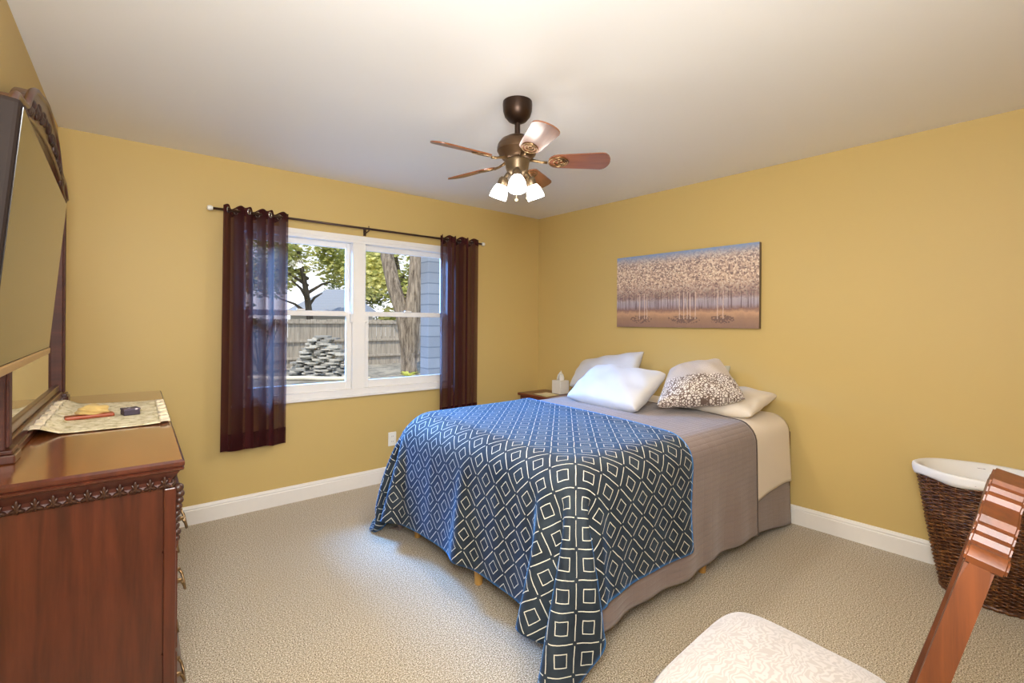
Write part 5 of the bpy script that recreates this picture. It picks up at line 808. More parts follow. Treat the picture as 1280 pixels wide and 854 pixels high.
def curtain(x0, x1, zb, waves, ph, label, seed, grom):
    rnd = random.Random(seed); k = [rnd.uniform(0, 6) for _ in range(4)]
    def P_(u, v):
        amp = .043*(1-.1*v)+.008*math.sin(3*u+k[0])
        x = x0+(x1-x0)*(u+.012*math.sin(2*PI*waves*2*u+k[1])) + .010*v*math.sin(6*u+k[2])
        y = RY-amp*math.sin(2*PI*waves*u+ph+.35*v*math.sin(4*u+k[3]))
        top = RZ+.030+.010*math.cos(2*(2*PI*waves*u+ph)); bot = zb+.012*math.sin(2*PI*waves*u+ph)
        return Vector((x-cx, y-RY, top+(bot-top)*v-cz))
    cx, cz = (x0+x1)/2, RZ
    t = thing('curtain', (cx, RY, cz), label, 'curtain', 'curtains at the window')
    bm = BM(); grid(bm, P_, 110, 40); obj('panel', bm, M_curt, t, True)
    # hems: doubled cloth at top and bottom
    for (va, vb) in ((0, .035), (.93, 1)):
        bm = BM(); grid(bm, lambda u, v: P_(u, va+(vb-va)*v)+Vector((0, -.0025, 0)), 110, 5); obj('hem', bm, M_curt, t, True)
    for g in grom:
        p = P_(g, .025)+Vector((0, 0, 0)); p.z = 0
        q = P_(g+.01, .025)-P_(g-.01, .025); n_ = Vector((q.y, -q.x, 0)).normalized()
        bm = BM(); lathe(bm, [(.017+.005*math.cos(a*PI/4), .004*math.sin(a*PI/4)) for a in range(9)], p, n_, 22); obj('grommet', bm, M_steel, t, True)
    return t
curtain(-2.893, -2.497, .465, 3.0, PI/2+.3, 'sheer plum brown curtain hanging at the left end of the rod', 1, [.06, .2, .37, .53, .70, .87])
curtain(-1.268, -.872, .47, 3.0, PI/2-.2, 'sheer plum brown curtain at the right end, its hem behind the bed', 2, [.09, .24, .40, .57, .73, .9])
rod = thing('curtain_rod', (-1.88, RY, RZ), 'thin dark bronze curtain rod with white end caps above window', 'curtain rod')
bm = BM(); tube(bm, [(-1.075, 0, 0), (1.08, 0, 0)], .0085, 12); obj('rod', bm, M_rod, rod, True)
for x, s in ((-1.075, -1), (1.08, 1)):
    bm = BM(); lathe(bm, [(0, -.004), (.012, -.004), (.016, .006), (.017, .016), (.013, .026), (0, .03)], (x, 0, 0), (s, 0, 0), 18); obj('end_cap', bm, M_white_plastic, rod, 'auto')
for x in (-.90, -.02, 0.90):
    bm = BM(); tube(bm, [(x, .085, -.02), (x, .05, -.022), (x, .012, -.018), (x, -.004, -.012), (x, -.012, -.004)], .005, 8); box(bm, (x-.012, .082, -.045), (x+.012, .089, .02), .002); tube(bm, [(x, 0, .010), (x, 0, .022)], .004, 8); obj('bracket', bm, M_rod, rod)
PITCH = -17

# ------------------------------------------------------------------ ceiling fan
FX, FY = -1.856, -1.894
M_housing = plain('brown_bronze', '5d4733', .35, .7, .1)
fan = thing('ceiling_fan', (FX, FY, H), 'bronze ceiling fan with five wooden blades and three lit glass shades', 'ceiling fan')
bm = BM(); lathe(bm, [(0, 0), (.073, 0), (.074, -.012), (.072, -.045), (.064, -.07), (.046, -.092), (.022, -.104), (0, -.106)], n=36); obj('canopy', bm, M_bronze, fan, 'auto')
bm = BM(); lathe(bm, [(0, -.1), (.0135, -.1), (.0135, -.185), (.022, -.187), (.024, -.2), (0, -.2)], n=20); obj('downrod', bm, M_bronze, fan, 'auto')
bm = BM(); lathe(bm, [(0, -.165), (.03, -.167), (.055, -.176), (.082, -.192), (.096, -.212), (.099, -.219), (.099, -.226), (.101, -.229), (.101, -.245), (.097, -.249), (.092, -.262), (.075, -.283), (.06, -.294), (0, -.294)], n=40); obj('motor_housing', bm, M_housing, fan, 'auto')
bm = BM(); lathe(bm, [(0, -.288), (.062, -.288), (.064, -.296), (.060, -.302), (.056, -.335), (.05, -.35), (.036, -.362), (.02, -.368), (0, -.369)], n=32); kit = obj('light_kit', bm, M_antique, fan, 'auto')
M_blade = wood('fan_blade_cherry', '683820', '925a36', .35, 0, .8, .3)
M_shade = NT('lit_frosted_glass')
M_shade.base('fff6e6'); M_shade.set(Roughness=.4); M_shade.b.inputs['Emission Color'].default_value = (1, .95, .89, 1); M_shade.b.inputs['Emission Strength'].default_value = BLADE_GLOW; M_shade = M_shade.m
def blade_outline():
    pts = []
    L0, L1, w0, w1 = .155, .462, .050, .064
    for i in range(9):
        a = PI/2+PI*i/8; pts.append((L0+.045+.045*math.cos(a), w0*math.sin(a)))
    for i in range(13):
        a = -PI/2+PI*i/12; pts.append((L1-.045+.045*math.cos(a), w1*math.sin(a)))
    return pts
blade_me = None
for k in range(5):
    ang = math.radians(-41+72*k+0.0)
    rot = Matrix.Rotation(ang, 4, 'Z') @ Matrix.Translation((0, 0, -.297)) @ Matrix.Rotation(math.radians(PITCH), 4, 'X')
    bm = BM(); prism(bm, blade_outline(), (0, 0, 0), (1, 0, 0), (0, 1, 0), (0, 0, 1), .006)
    b = obj('blade', bm, M_blade, fan); b.matrix_local = rot
    bm = BM()
    tube(bm, [(.058, 0, .012), (.09, 0, .004), (.12, 0, -.004), (.15, 0, -.007)], [.010, .007, .006, .007], 8)
    # oval scrolled medallion under the blade root
    for rr, cx in ((1.0, .205), (.62, .212), (.3, .218)):
        tube(bm, [(cx+.048*rr*math.cos(t*PI/12), .036*rr*math.sin(t*PI/12), -.005) for t in range(25)], .0035, 6, False)
    obj('blade_bracket', bm, M_brass, b, True)
for k, A in enumerate((231, 351, 111)):
    a = math.radians(A); d = Vector((math.cos(a), math.sin(a), 0)); ax = (d*.40+Vector((0, 0, -1))).normalized()
    p0 = d*.055+Vector((0, 0, -.352)); p1 = d*.078+Vector((0, 0, -.375))
    sh_c = p1+ax*.01
    bm = BM(); tube(bm, [d*.03+Vector((0, 0, -.34)), p0, p1], .011, 10); lathe(bm, [(0, -.012), (.016, -.012), (.024, .0), (.026, .022), (.024, .034), (0, .034)], p1, ax, 20)
    obj('lamp_arm', bm, M_antique, kit, 'auto')
    bm = BM(); lathe(bm, [(.022, .026), (.030, .036), (.038, .055), (.043, .078), (.044, .098), (.041, .098), (.040, .078), (.035, .056), (.027, .039), (.019, .03)], p1, ax, 28)
    s_ = obj('lamp_shade', bm, M_shade, fan, True)
    l = lamp('lamp_bulb', 'SPOT', (0, 0, 0), LAMP_W, (1, .95, .89), .03); l.parent = fan; l.location = p1+ax*.10; l.rotation_euler = ax.to_track_quat('-Z', 'Y').to_euler()
for i, (x, y, ln) in enumerate(((-.004, .0, .13), (.040, -.036, .12))):
    bm = BM(); tube(bm, [(x, y, -.36), (x, y, -.36-ln+.01)], .0014, 6); pc = obj('pull_chain', bm, M_brass, fan)
    bm = BM(); lathe(bm, [(0, .009), (.006, .007), (.0085, 0), (.006, -.007), (0, -.009)], (x, y, -.36-ln), n=14); obj('chain_ball', bm, plain('ivory_ball', 'e6d6b0', .4), pc, True)

# ------------------------------------------------------------------ dresser with mirror
DF, DB, DN, DE = -3.228, -3.682, -2.107, -.455      # front, back, near end, far end of the top
dresser = thing('dresser', (-3.45, -1.28, 0), 'long cherry wood dresser with carved frieze against the left wall', 'dresser')
def dp(name, bm, m, par=dresser, **k): return part(par, name, bm, m, **k)
def ring_profile(prof):
    # moulding swept round near end, front and far end of the dresser: prof = [(outset, z)]
    bm = BM(); rows = []
    for o_, z in prof:
        rows.append([bm.verts.new(q) for q in ((DB, DN-o_, z), (DF+o_, DN-o_, z), (DF+o_, DE+o_, z), (DB, DE+o_, z))])
    for a, b in zip(rows, rows[1:]):
        for i in range(4): bm.faces.new((a[i], a[(i+1) % 4], b[(i+1) % 4], b[i]))
    bm.faces.new(rows[0][::-1]); bm.faces.new(rows[-1]); bmesh.ops.recalc_face_normals(bm, faces=bm.faces); return bm
dp('top', ring_profile([(-.010, .918), (-.003, .921), (-.001, .927), (-.006, .930), (-.001, .933), (0, .938), (0, .944), (-.006, .95)]), M_cherry)
for m_ in (M_cherry_y,): dresser.children[0].data.materials.append(m_)
for pg in dresser.children[0].data.polygons:
    if pg.normal.z > .9 and pg.center.z > .94: pg.material_index = 1
dp('frieze', ring_profile([(-.034, .868), (-.030, .870), (-.028, .876), (-.031, .882), (-.028, .893), (-.018, .906), (-.010, .918)]), M_cherry_matte)
# carved leaf relief on the frieze
bm = BM()
def leaf(c, ex, ez):
    for (dx, h, wd, tilt) in ((0, .042, .0055, 0), (-.010, .034, .0045, .6), (.010, .034, .0045, -.6), (-.016, .024, .0042, 1.1), (.016, .024, .0042, -1.1)):
        q = bmesh.ops.create_icosphere(bm, subdivisions=2, radius=1)['verts']
        Rm = Matrix.Rotation(tilt, 3, 'Y')
        for v in q:
            p = Rm @ Vector((v.co.x*wd, v.co.y*.0065, v.co.z*h/2+h*.25))
            v.co = c+ex*(p.x+dx*.6)+ez*p.z+ex.cross(ez)*p.y
n_ = 13
for i in range(n_):
    x = DB+.03+(DF-DB-.075)*i/(n_-1); leaf(Vector((x, DN+.023, .878)), Vector((1, 0, 0)), Vector((0, -.35, .93)))
for i in range(46):
    y = DN+.05+(DE-DN-.1)*i/45; leaf(Vector((DF-.027, y, .878)), Vector((0, 1, 0)), Vector((.35, 0, .93)))
dp('frieze_carving', bm, M_carve, smooth=True)
BF_, BN_, BE_ = -3.262, -2.073, -.489
bm = BM(); box(bm, (DB, BN_+.006, .09), (BF_-.03, BE_-.006, .87))
dp('carcass', bm, M_cherry)
# end panels: recessed field between stiles
for y, s in ((BN_, -1), (BE_, 1)):
    ya, yb = sorted((y, y-s*.012))
    bm = BM(); box(bm, (-3.274, ya, .09), (-3.2455, yb, .866), .003); box(bm, (DB, ya, .09), (DB+.05, yb, .87), .003); box(bm, (DB+.05, ya, .09), (-3.274, yb, .13), .003)
    box(bm, (DB+.05, min(ya+.003*(s < 0), yb), .13), (-3.277, yb-.003*(s > 0), .87)); dp('end_panel', bm, M_cherry)
# front: serpentine top drawer row, flat drawers below
oge = [(-3.262, .866), (-3.243, .862), (-3.234, .852), (-3.233, .838), (-3.239, .80), (-3.245, .765), (-3.243, .745), (-3.238, .728), (-3.239, .70), (-3.244, .688), (-3.29, .688), (-3.29, .866)]
flat1 = [(-3.29, .40), (-3.245, .40), (-3.241, .404), (-3.241, .678), (-3.245, .682), (-3.29, .682)]
flat2 = [(-3.29, .125), (-3.245, .125), (-3.241, .129), (-3.241, .39), (-3.245, .394), (-3.29, .394)]
def bail(par, y, z, x):
    bm = BM()
    for s in (-1, 1): lathe(bm, [(0, -.004), (.010, -.002), (.008, .006), (.005, .018), (0, .02)], (x, y+s*.04, z), (1, 0, 0), 12)
    tube(bm, [(x+.014, y-.04, z), (x+.022, y-.040, z-.016), (x+.026, y-.03, z-.034), (x+.027, y, z-.042), (x+.026, y+.03, z-.034), (x+.022, y+.04, z-.016), (x+.014, y+.04, z)], .004, 8)
    dp('handle', bm, M_brass, par, smooth=True)
ncol = 3; gap = .008; L_ = (BE_-BN_)
for prof, zs in ((oge, .745), (flat1, .56), (flat2, .28)):
    for c in range(ncol):
        y0 = BN_+.013+(L_-.026)*c/ncol; y1 = BN_+.013+(L_-.026)*(c+1)/ncol-gap*(c < ncol-1)
        bm = BM(); prism(bm, prof, (0, (y0+y1)/2, 0), (1, 0, 0), (0, 0, 1), (0, 1, 0), y1-y0); bmesh.ops.recalc_face_normals(bm, faces=bm.faces)
        dr = dp('drawer', bm, M_cherry); x = -3.243
        for q in (.22, .78): bail(dr, y0+(y1-y0)*q, zs, x+(.003 if zs > .7 else 0))
# carved corner drop
for s in (0, 1):
    bm = BM(); y = BN_+.02 if s == 0 else BE_-.02
    for i, (dx, z, r_) in enumerate(((.0, .858, .014), (.004, .840, .012), (.003, .822, .011), (.0, .804, .011), (-.003, .786, .010), (-.005, .768, .010), (-.006, .750, .011), (-.004, .732, .012), (-.004, .714, .010))):
        q = bmesh.ops.create_icosphere(bm, subdivisions=2, radius=r_)['verts']
        for v in q: v.co += Vector((-3.240+dx, y, z))
    dp('corner_carving', bm, M_carve, smooth=True)
bm = BM(); rows = []
for o_, z in ((.012, 0), (.014, .03), (.004, .06), (-.012, .085), (-.028, .095), (-.034, .10)):
    rows.append([bm.verts.new(q) for q in ((DB, DN-o_*.5+.025, z), (DF+o_+.02, DN-o_*.5+.025, z), (DF+o_+.02, DE+o_*.5-.025, z), (DB, DE+o_*.5-.025, z))])
for a, b in zip(rows, rows[1:]):
    for i in range(4): bm.faces.new((a[i], a[(i+1) % 4], b[(i+1) % 4], b[i]))
bm.faces.new(rows[0][::-1]); bm.faces.new(rows[-1]); bmesh.ops.recalc_face_normals(bm, faces=bm.faces); dp('plinth', bm, M_cherry)

# mirror standing on the dresser
MX = -3.63; MY0, MY1, MC = -1.84, -.60, -1.22
mir = thing('dresser_mirror', (MX, MC, .95), 'tall carved cherry framed mirror on the dresser, behind the television', 'mirror')
M_mirror = NT('mirror_glass').set(Metallic=1.0, Roughness=.02, Base_Color=(.9, .9, .88, 1)).m
def mp(name, bm, m, **k): return part(mir, name, bm, m, **k)
for y in (MY0, MY1):
    bm = BM()
    box(bm, (MX-.02, y-.032, .985), (MX+.02, y+.032, 1.93), .004); box(bm, (MX+.018, y-.020, .99), (MX+.027, y+.020, 1.92), .004)
    mp('post', bm, M_cherry_matte)
    bm = BM(); box(bm, (MX-.03, y-.045, .95), (MX+.042, y+.045, .975), .004); box(bm, (MX-.028, y-.04, .975), (MX+.036, y+.04, .987), .003); mp('foot_block', bm, M_cherry)
bm = BM(); box(bm, (MX-.02, MY0, .952), (MX+.020, MY1, 1.0), .004); box(bm, (MX-.02, MY0, 1.0), (MX+.01, MY1, 1.03), .004); box(bm, (MX+.010, MY0, .952), (MX+.030, MY1, .97), .003); mp('bottom_rail', bm, M_cherry)
# arched, scrolled crest
def crest_z(t):   # t in -1..1
    a = abs(t); return 1.925+.06*(1-sm((a-.82)/.18))+.13*sm((.8-a)/.5)+.035*math.exp(-(t/.22)**2)-.02*math.exp(-((a-.62)/.08)**2)
def arch_z(t):
    a = abs(t); return 1.86+.14*math.sqrt(max(0, 1-(a/.86)**2)) if a < .86 else 1.86
bm = BM(); n = 60; yc = lambda t: MC+(MY1-MY0+.064)/2*t
for xf, d in ((MX+.02, 1), (MX-.02, -1)):
    pass
rows = []
for i in range(n+1):
    t = -1+2*i/n; y = yc(t)
    rows.append([bm.verts.new(q) for q in ((MX-.02, y, arch_z(t)), (MX+.02, y, arch_z(t)), (MX+.026, y, crest_z(t)-.02), (MX+.03, y, crest_z(t)), (MX-.02, y, crest_z(t)))])
for a, b in zip(rows, rows[1:]):
    for k in range(5): bm.faces.new((a[k], a[(k+1) % 5], b[(k+1) % 5], b[k]))
bm.faces.new(rows[0]); bm.faces.new(rows[-1][::-1]); bmesh.ops.recalc_face_normals(bm, faces=bm.faces)
mp('crest', bm, M_cherry)
bm = BM(); tube(bm, [(MX+.024, yc(-1+2*i/n), crest_z(-1+2*i/n)) for i in range(n+1)], .011, 8); tube(bm, [(MX+.022, yc(t), arch_z(t)+.012) for t in [-.86+1.72*i/40 for i in range(41)]], .008, 8); mp('crest_moulding', bm, M_cherry, smooth=True)
bm = BM()
for s in (-1, 1):
    bm = BM()
    for i in range(13):
        t = s*(.05+.055*i); q = bmesh.ops.create_icosphere(bm, subdivisions=2, radius=1)['verts']; z = (crest_z(t)+arch_z(t))/2+.012*math.sin(i*2.1)
        Rm = Matrix.Rotation(s*(.5+.3*math.sin(i)), 3, 'X')
        for v in q: v.co = Vector((MX+.024, yc(t), z))+Rm @ Vector((v.co.x*.010, v.co.y*.014, v.co.z*.026))
    mp('crest_carving', bm, M_carve, smooth=True)
bm = BM(); pl = [(MY0, 1.0), (MY1, 1.0)]+[(yc(t), arch_z(t)+.01) for t in [.96-1.92*i/40 for i in range(41)]]
prism(bm, pl, (MX-.004, 0, 0), (0, 1, 0), (0, 0, 1), (1, 0, 0), .006); mp('mirror_glass', bm, M_mirror)

# ------------------------------------------------------------------ television on a wall arm
tv = thing('television', (-3.69, -2.2, 1.46), 'flat black television tilted down on the left wall above the dresser', 'television')
far_t, near_t = Vector((-3.499, -1.783, 1.690)), Vector((-3.478, -2.632, 1.690))
far_b = Vector((-3.537, -1.785, 1.238))
ya = (near_t-far_t).normalized(); za = (far_t-far_b); HH = za.length; za.normalize(); xa = za.cross(ya)*1
if xa.x < 0: xa = -xa
WW = (near_t-far_t).length
def tvp(p): return far_t+ya*p[0]+za*p[1]+xa*p[2]
def tbox(bm, a, b, bev=0):
    n0 = len(bm.verts); box(bm, a, b, bev, 3)
    bm.verts.ensure_lookup_table()
    for v in list(bm.verts)[n0:]: v.co = tvp(v.co)
M_tv = plain('dark_brown_gloss_plastic', '1d1511', .6, Specular_IOR_Level=.08, var=.03)
M_scr = plain('dark_glass_screen', '1c140c', .10, var=.02); 
bm = BM(); tbox(bm, (0, -HH, -.05), (WW, 0, 0), .008); bmesh.ops.recalc_face_normals(bm, faces=bm.faces); part(tv, 'casing', bm, M_tv)
bm = BM(); tbox(bm, (.010, -HH+.022, -.004), (WW-.010, -.010, .0012)); bmesh.ops.recalc_face_normals(bm, faces=bm.faces); part(tv, 'screen', bm, M_scr)
bm = BM(); tbox(bm, (0.004, -HH+.002, -.004), (WW-.004, -HH+.020, .004), .003); bmesh.ops.recalc_face_normals(bm, faces=bm.faces); part(tv, 'lower_trim', bm, plain('bezel_reflection', 'b08a5a', .3, .3))  # lower bezel, its beige reflection painted as the base colour
bm = BM(); c_ = tvp((WW/2+.05, -HH/2, -.05)); tube(bm, [c_, (-3.60, -2.2, 1.46), (-3.688, -2.2, 1.46)], .014, 10); box(bm, (-3.69, -2.26, 1.36), (-3.68, -2.14, 1.56), .003); part(tv, 'wall_arm', bm, M_black)

# ------------------------------------------------------------------ things on the dresser
def runner_mat():
    m = NT('cream_tapestry_runner'); c = m.coord('UV'); vo = m.n('TexVoronoi'); vo.inputs['Scale'].default_value = 26; m.l(c, vo.inputs['Vector']); f = m.noise(c, 40, 4, .7)
    a = m.ramp(f, [(.38, 'b5a97e'), (.47, 'e2d6b0'), (.6, 'f3e9cf')]); m.base(m.mix(m.math('MULTIPLY', vo.outputs['Distance'], .5), a, s2l('b7a070'))); m.set(Roughness=.9); m.bump(f, .5, .004); return m.m
M_run = runner_mat(); M_fr = fabric('cream_fringe', 'e6d5b4', .9, 200, .15, .6)
rx0, rx1, ry0, ry1 = -3.583, -3.265, -1.52, -.90
def runner(u, v):
    x = rx0+(rx1-rx0)*u; y = ry0+(ry1-ry0)*v+.12*(1-u)*(1-v)*0
    e = (1-u)
    y += .10*(1-u)*v
    z = .9535+.010*max(0, 1-u*4)*(.5+.5*math.sin(v*38))+.0045*max(0, u*5-4)*(.5+.5*math.sin(v*44))+.016*max(0, 1-u*7)
    return Vector((x, y, z))
bm = BM(); grid(bm, runner, 44, 64, lambda u, v: (u*.32, v*.62)); rn = obj('table_runner', bm, M_run, smooth=True)
md = rn.modifiers.new('thickness', 'SOLIDIFY'); md.thickness = .003; md.offset = 1
tag(rn, 'cream tapestry runner with gathered fringed ends lying on the dresser', 'table runner')
for u0, s in ((0.0, -1), (1.0, 1)):
    bm = BM(); grid(bm, lambda u, v: runner(u0, v)+Vector((s*.03*u, .006*math.sin(v*150), .003+.003*math.sin(v*110+u*3))), 5, 90); o = obj('fringe', bm, M_fr, rn, True)
    md = o.modifiers.new('thickness', 'SOLIDIFY'); md.thickness = .003; md.offset = 1
M_tray = wood('red_brown_wood', '7a3018', 'a8502a', .35, 0, 2)
def spx(a, b, z0, h, w_, bev): # bar between two points on the dresser
    a, b = Vector(a), Vector(b); L1 = (b-a).length
    bm = BM(); box(bm, (0, -w_/2, 0), (L1, w_/2, h), bev, 3); return bm, math.atan2(b.y-a.y, b.x-a.x)
bm, rz = spx((-3.548, -1.255), (-3.405, -1.235), 0, .014, .05, .005)
tr = obj('wooden_tray', bm, M_tray); tr.location = (-3.548, -1.262, .9575); tr.rotation_euler.z = rz; tag(tr, 'slim reddish wooden tray on the runner, a tan pouch on top', 'tray')
bm = BM(); q = bmesh.ops.create_icosphere(bm, subdivisions=4, radius=1)['verts']
for v in q:
    n0 = .12*math.sin(v.co.x*5+1)*math.sin(v.co.y*6)+.08*math.sin(v.co.z*9+v.co.x*4)
    v.co = Vector((v.co.x*.048*(1+n0), v.co.y*.030*(1+n0), max(v.co.z, -.35)*.026*(1+n0)))
po = obj('cloth_pouch', bm, fabric('tan_cloth', 'c3a463', .9, 200, .15, .4), None, True); po.location = (-3.468, -1.242, .9815); po.rotation_euler.z = rz; tag(po, 'crumpled tan cloth pouch resting on the slim wooden tray', 'pouch')
def dotm():
    m = NT('purple_patterned_card'); c = m.coord('Object'); vo = m.n('TexVoronoi'); vo.inputs['Scale'].default_value = 55; m.l(c, vo.inputs['Vector'])
    m.base(m.mix(m.math('LESS_THAN', vo.outputs['Distance'], .28), '4c4052', 'c9bfcc')); m.set(Roughness=.5); return m.m
bm = BM(); box(bm, (-.026, -.026, 0), (.026, .026, .02), .003, 2); sb = thing('trinket_box', (-3.372+.018, -1.262, .9575), 'tiny dark purple trinket box with pale dots, at runner end', 'box', rz=.25)
obj('base', bm, plain('dark_purple_card', '3a2f3e', .5), sb); bm = BM(); box(bm, (-.0275, -.0275, .019), (.0275, .0275, .027), .003, 2); obj('lid', bm, dotm(), sb)

# ------------------------------------------------------------------ chair in the foreground
ch = thing('dining_chair', (-2.17, -3.3, 0), 'cherry wood chair with cream damask seat in the foreground', 'chair')
def cp(name, bm, m, par=ch, **k): return part(par, name, bm, m, **k)
def damask():
    m = NT('cream_damask'); c = m.coord('Object', (1, 1, 1)); w_ = m.n('TexNoise'); w_.inputs['Scale'].default_value = 9; m.l(c, w_.inputs['Vector'])
    mx = m.n('Mix'); mx.data_type = 'VECTOR'; mx.inputs[0].default_value = .12; m.l(c, mx.inputs[4]); m.l(w_.outputs['Color'], mx.inputs[5])
    wv = m.n('TexWave'); wv.wave_type = 'RINGS'; wv.inputs['Scale'].default_value = 24; wv.inputs['Distortion'].default_value = 9; wv.inputs['Detail'].default_value = 1; wv.inputs['Detail Scale'].default_value = 2.2; m.l(mx.outputs[1], wv.inputs['Vector'])
    f = m.ramp(wv.outputs['Fac'], [(.42, (0, 0, 0, 1)), (.55, (1, 1, 1, 1))]); k = m.noise(c, 500, 2)
    m.base(m.mix(f, 'b3a89e', 'c6bcb3')); m.b.inputs['Sheen Weight'].default_value = .3
    r_ = m.math('ADD', .5, m.math('MULTIPLY', f, .25)); m.l(r_, m.b.inputs['Roughness']); m.bump(m.math('ADD', m.math('MULTIPLY', f, .5), m.math('MULTIPLY', k, .3)), .2, .003); return m.m
M_dam = damask()
CXN, CXF, CYF, CYB = -2.43, -1.87, -3.015, -3.47      # seat: near x, far x, front y, back y
cx0 = (CXN+CXF)/2
def seat_pt(u, v, top):
    # u across (x), v depth (front -> back)
    hw = (CXF-CXN)/2*(1-.16*v)
    n = 5.0; U, V_ = 2*u-1, 2*v-1
    r_ = (abs(U)**n+abs(V_)**n)**(1/n); mxr = max(abs(U), abs(V_), 1e-6); k = mxr/max(r_, 1e-6)
    x = cx0+hw*U*k; y = (CYF+CYB)/2-(CYF-CYB)/2*V_*k*-1*-1
    e = max(0, 1-max(abs(U), abs(V_))**2.6)
    return Vector((x, y, .462+.048*(e**.5)+.006*e if top else .462))
bm = BM(); gv = grid(bm, lambda u, v: seat_pt(u, v, True), 33, 33); gb = grid(bm, lambda u, v: seat_pt(u, v, False), 33, 33)
bmesh.ops.remove_doubles(bm, verts=bm.verts, dist=.0004); bmesh.ops.recalc_face_normals(bm, faces=bm.faces)
cp('seat', bm, M_dam, smooth=True)
bm = BM()
for a, b in (((CXN+.03, CYF-.05, .39), (CXF-.03, CYF-.028, .455)), ((CXN+.06, CYB+.0, .39), (CXF-.06, CYB+.022, .455))): box(bm, a, b, .003)
for x, s in ((CXN+.03, 1), (CXF-.03, -1)): prism(bm, [(x, CYF-.03), (x+s*.022, CYF-.03), (x+s*.062, CYB+.01), (x+s*.04, CYB+.01)], (0, 0, .423), (1, 0, 0), (0, 1, 0), (0, 0, 1), .064)
cp('seat_frame', bm, M_chair_wood)
for x in (CXN+.05, CXF-.05):
    bm = BM(); tube(bm, [(x, CYF-.055, .40), (x, CYF-.05, .25), (x, CYF-.052, .1), (x, CYF-.05, 0)], [.024, .021, .018, .016], 4); cp('front_leg', bm, M_chair_wood)
PX = (-2.385, -1.945)
def post_y(z): return -3.452-.25*max(0, z-.45)-.30*max(0, .40-z)**1.3
for x in PX:
    bm = BM(); rows = []
    for i in range(25):
        z = 1.0*i/24; y = post_y(z); wd = .036+.006*math.sin(z*3); dp_ = .0165+.005*math.exp(-((z-.45)/.2)**2)
        rows.append([bm.verts.new(q) for q in ((x-wd/2, y-dp_, z), (x+wd/2, y-dp_, z), (x+wd/2, y+dp_, z), (x-wd/2, y+dp_, z))])
    for a, b in zip(rows, rows[1:]):
        for k in range(4): bm.faces.new((a[k], a[(k+1) % 4], b[(k+1) % 4], b[k]))
    bm.faces.new(rows[0][::-1]); bm.faces.new(rows[-1]); bmesh.ops.bevel(bm, geom=[e for e in bm.edges if abs(e.verts[0].co.z-e.verts[1].co.z) > .01], offset=.006, segments=2, affect='EDGES')
    cp('back_post', bm, M_chair_wood, smooth='auto')
# scalloped crest rail
half = [(0, 1.075), (.045, 1.075), (.050, 1.068), (.062, 1.066), (.066, 1.058), (.080, 1.055), (.084, 1.046), (.150, 1.040), (.156, 1.030), (.168, 1.028), (.172, 1.019), (.186, 1.017), (.190, 1.008), (.205, 1.005), (.212, 1.010), (.226, 1.012), (.236, 1.008), (.241, 1.000), (.239, .990), (.230, .984)]
low = [(.19, .982), (.12, .988), (.05, .995), (0, .997)]
cm = sum(PX)/2
pr_ = [(cm+x, z) for x, z in half]+[(cm+x, z) for x, z in low]+[(cm-x, z) for x, z in low[-2::-1]]+[(cm-x, z) for x, z in half[:0:-1]]
bm = BM(); prism(bm, [(x, z-1.0) for x, z in pr_], (0, post_y(1.0)-.004, 1.0), (1, 0, 0), (0, -.24, .97), (0, .97, .24), .046)
bmesh.ops.recalc_face_normals(bm, faces=bm.faces)
bmesh.ops.bevel(bm, geom=[e for e in bm.edges if len(e.link_faces) == 2 and e.calc_face_angle(0) > 1.2 and abs(e.verts[0].co.y-e.verts[1].co.y) < .03], offset=.0035, segments=3, affect='EDGES')
cp('crest_rail', bm, M_chair_wood, smooth='auto')
for i in range(3):
    x = cm+(i-1)*.085; bm = BM(); rows = []
    for k in range(13):
        z = .46+.535*k/12; y = post_y(z)+.004; wd = .018+.010*math.sin(PI*k/12)
        rows.append([bm.verts.new(q) for q in ((x-wd, y-.008, z), (x+wd, y-.008, z), (x+wd, y+.008, z), (x-wd, y+.008, z))])
    for a, b in zip(rows, rows[1:]):
        for k in range(4): bm.faces.new((a[k], a[(k+1) % 4], b[(k+1) % 4], b[k]))
    bm.faces.new(rows[0][::-1]); bm.faces.new(rows[-1]); cp('back_splat', bm, M_chair_wood)

ch.rotation_euler.z = .05
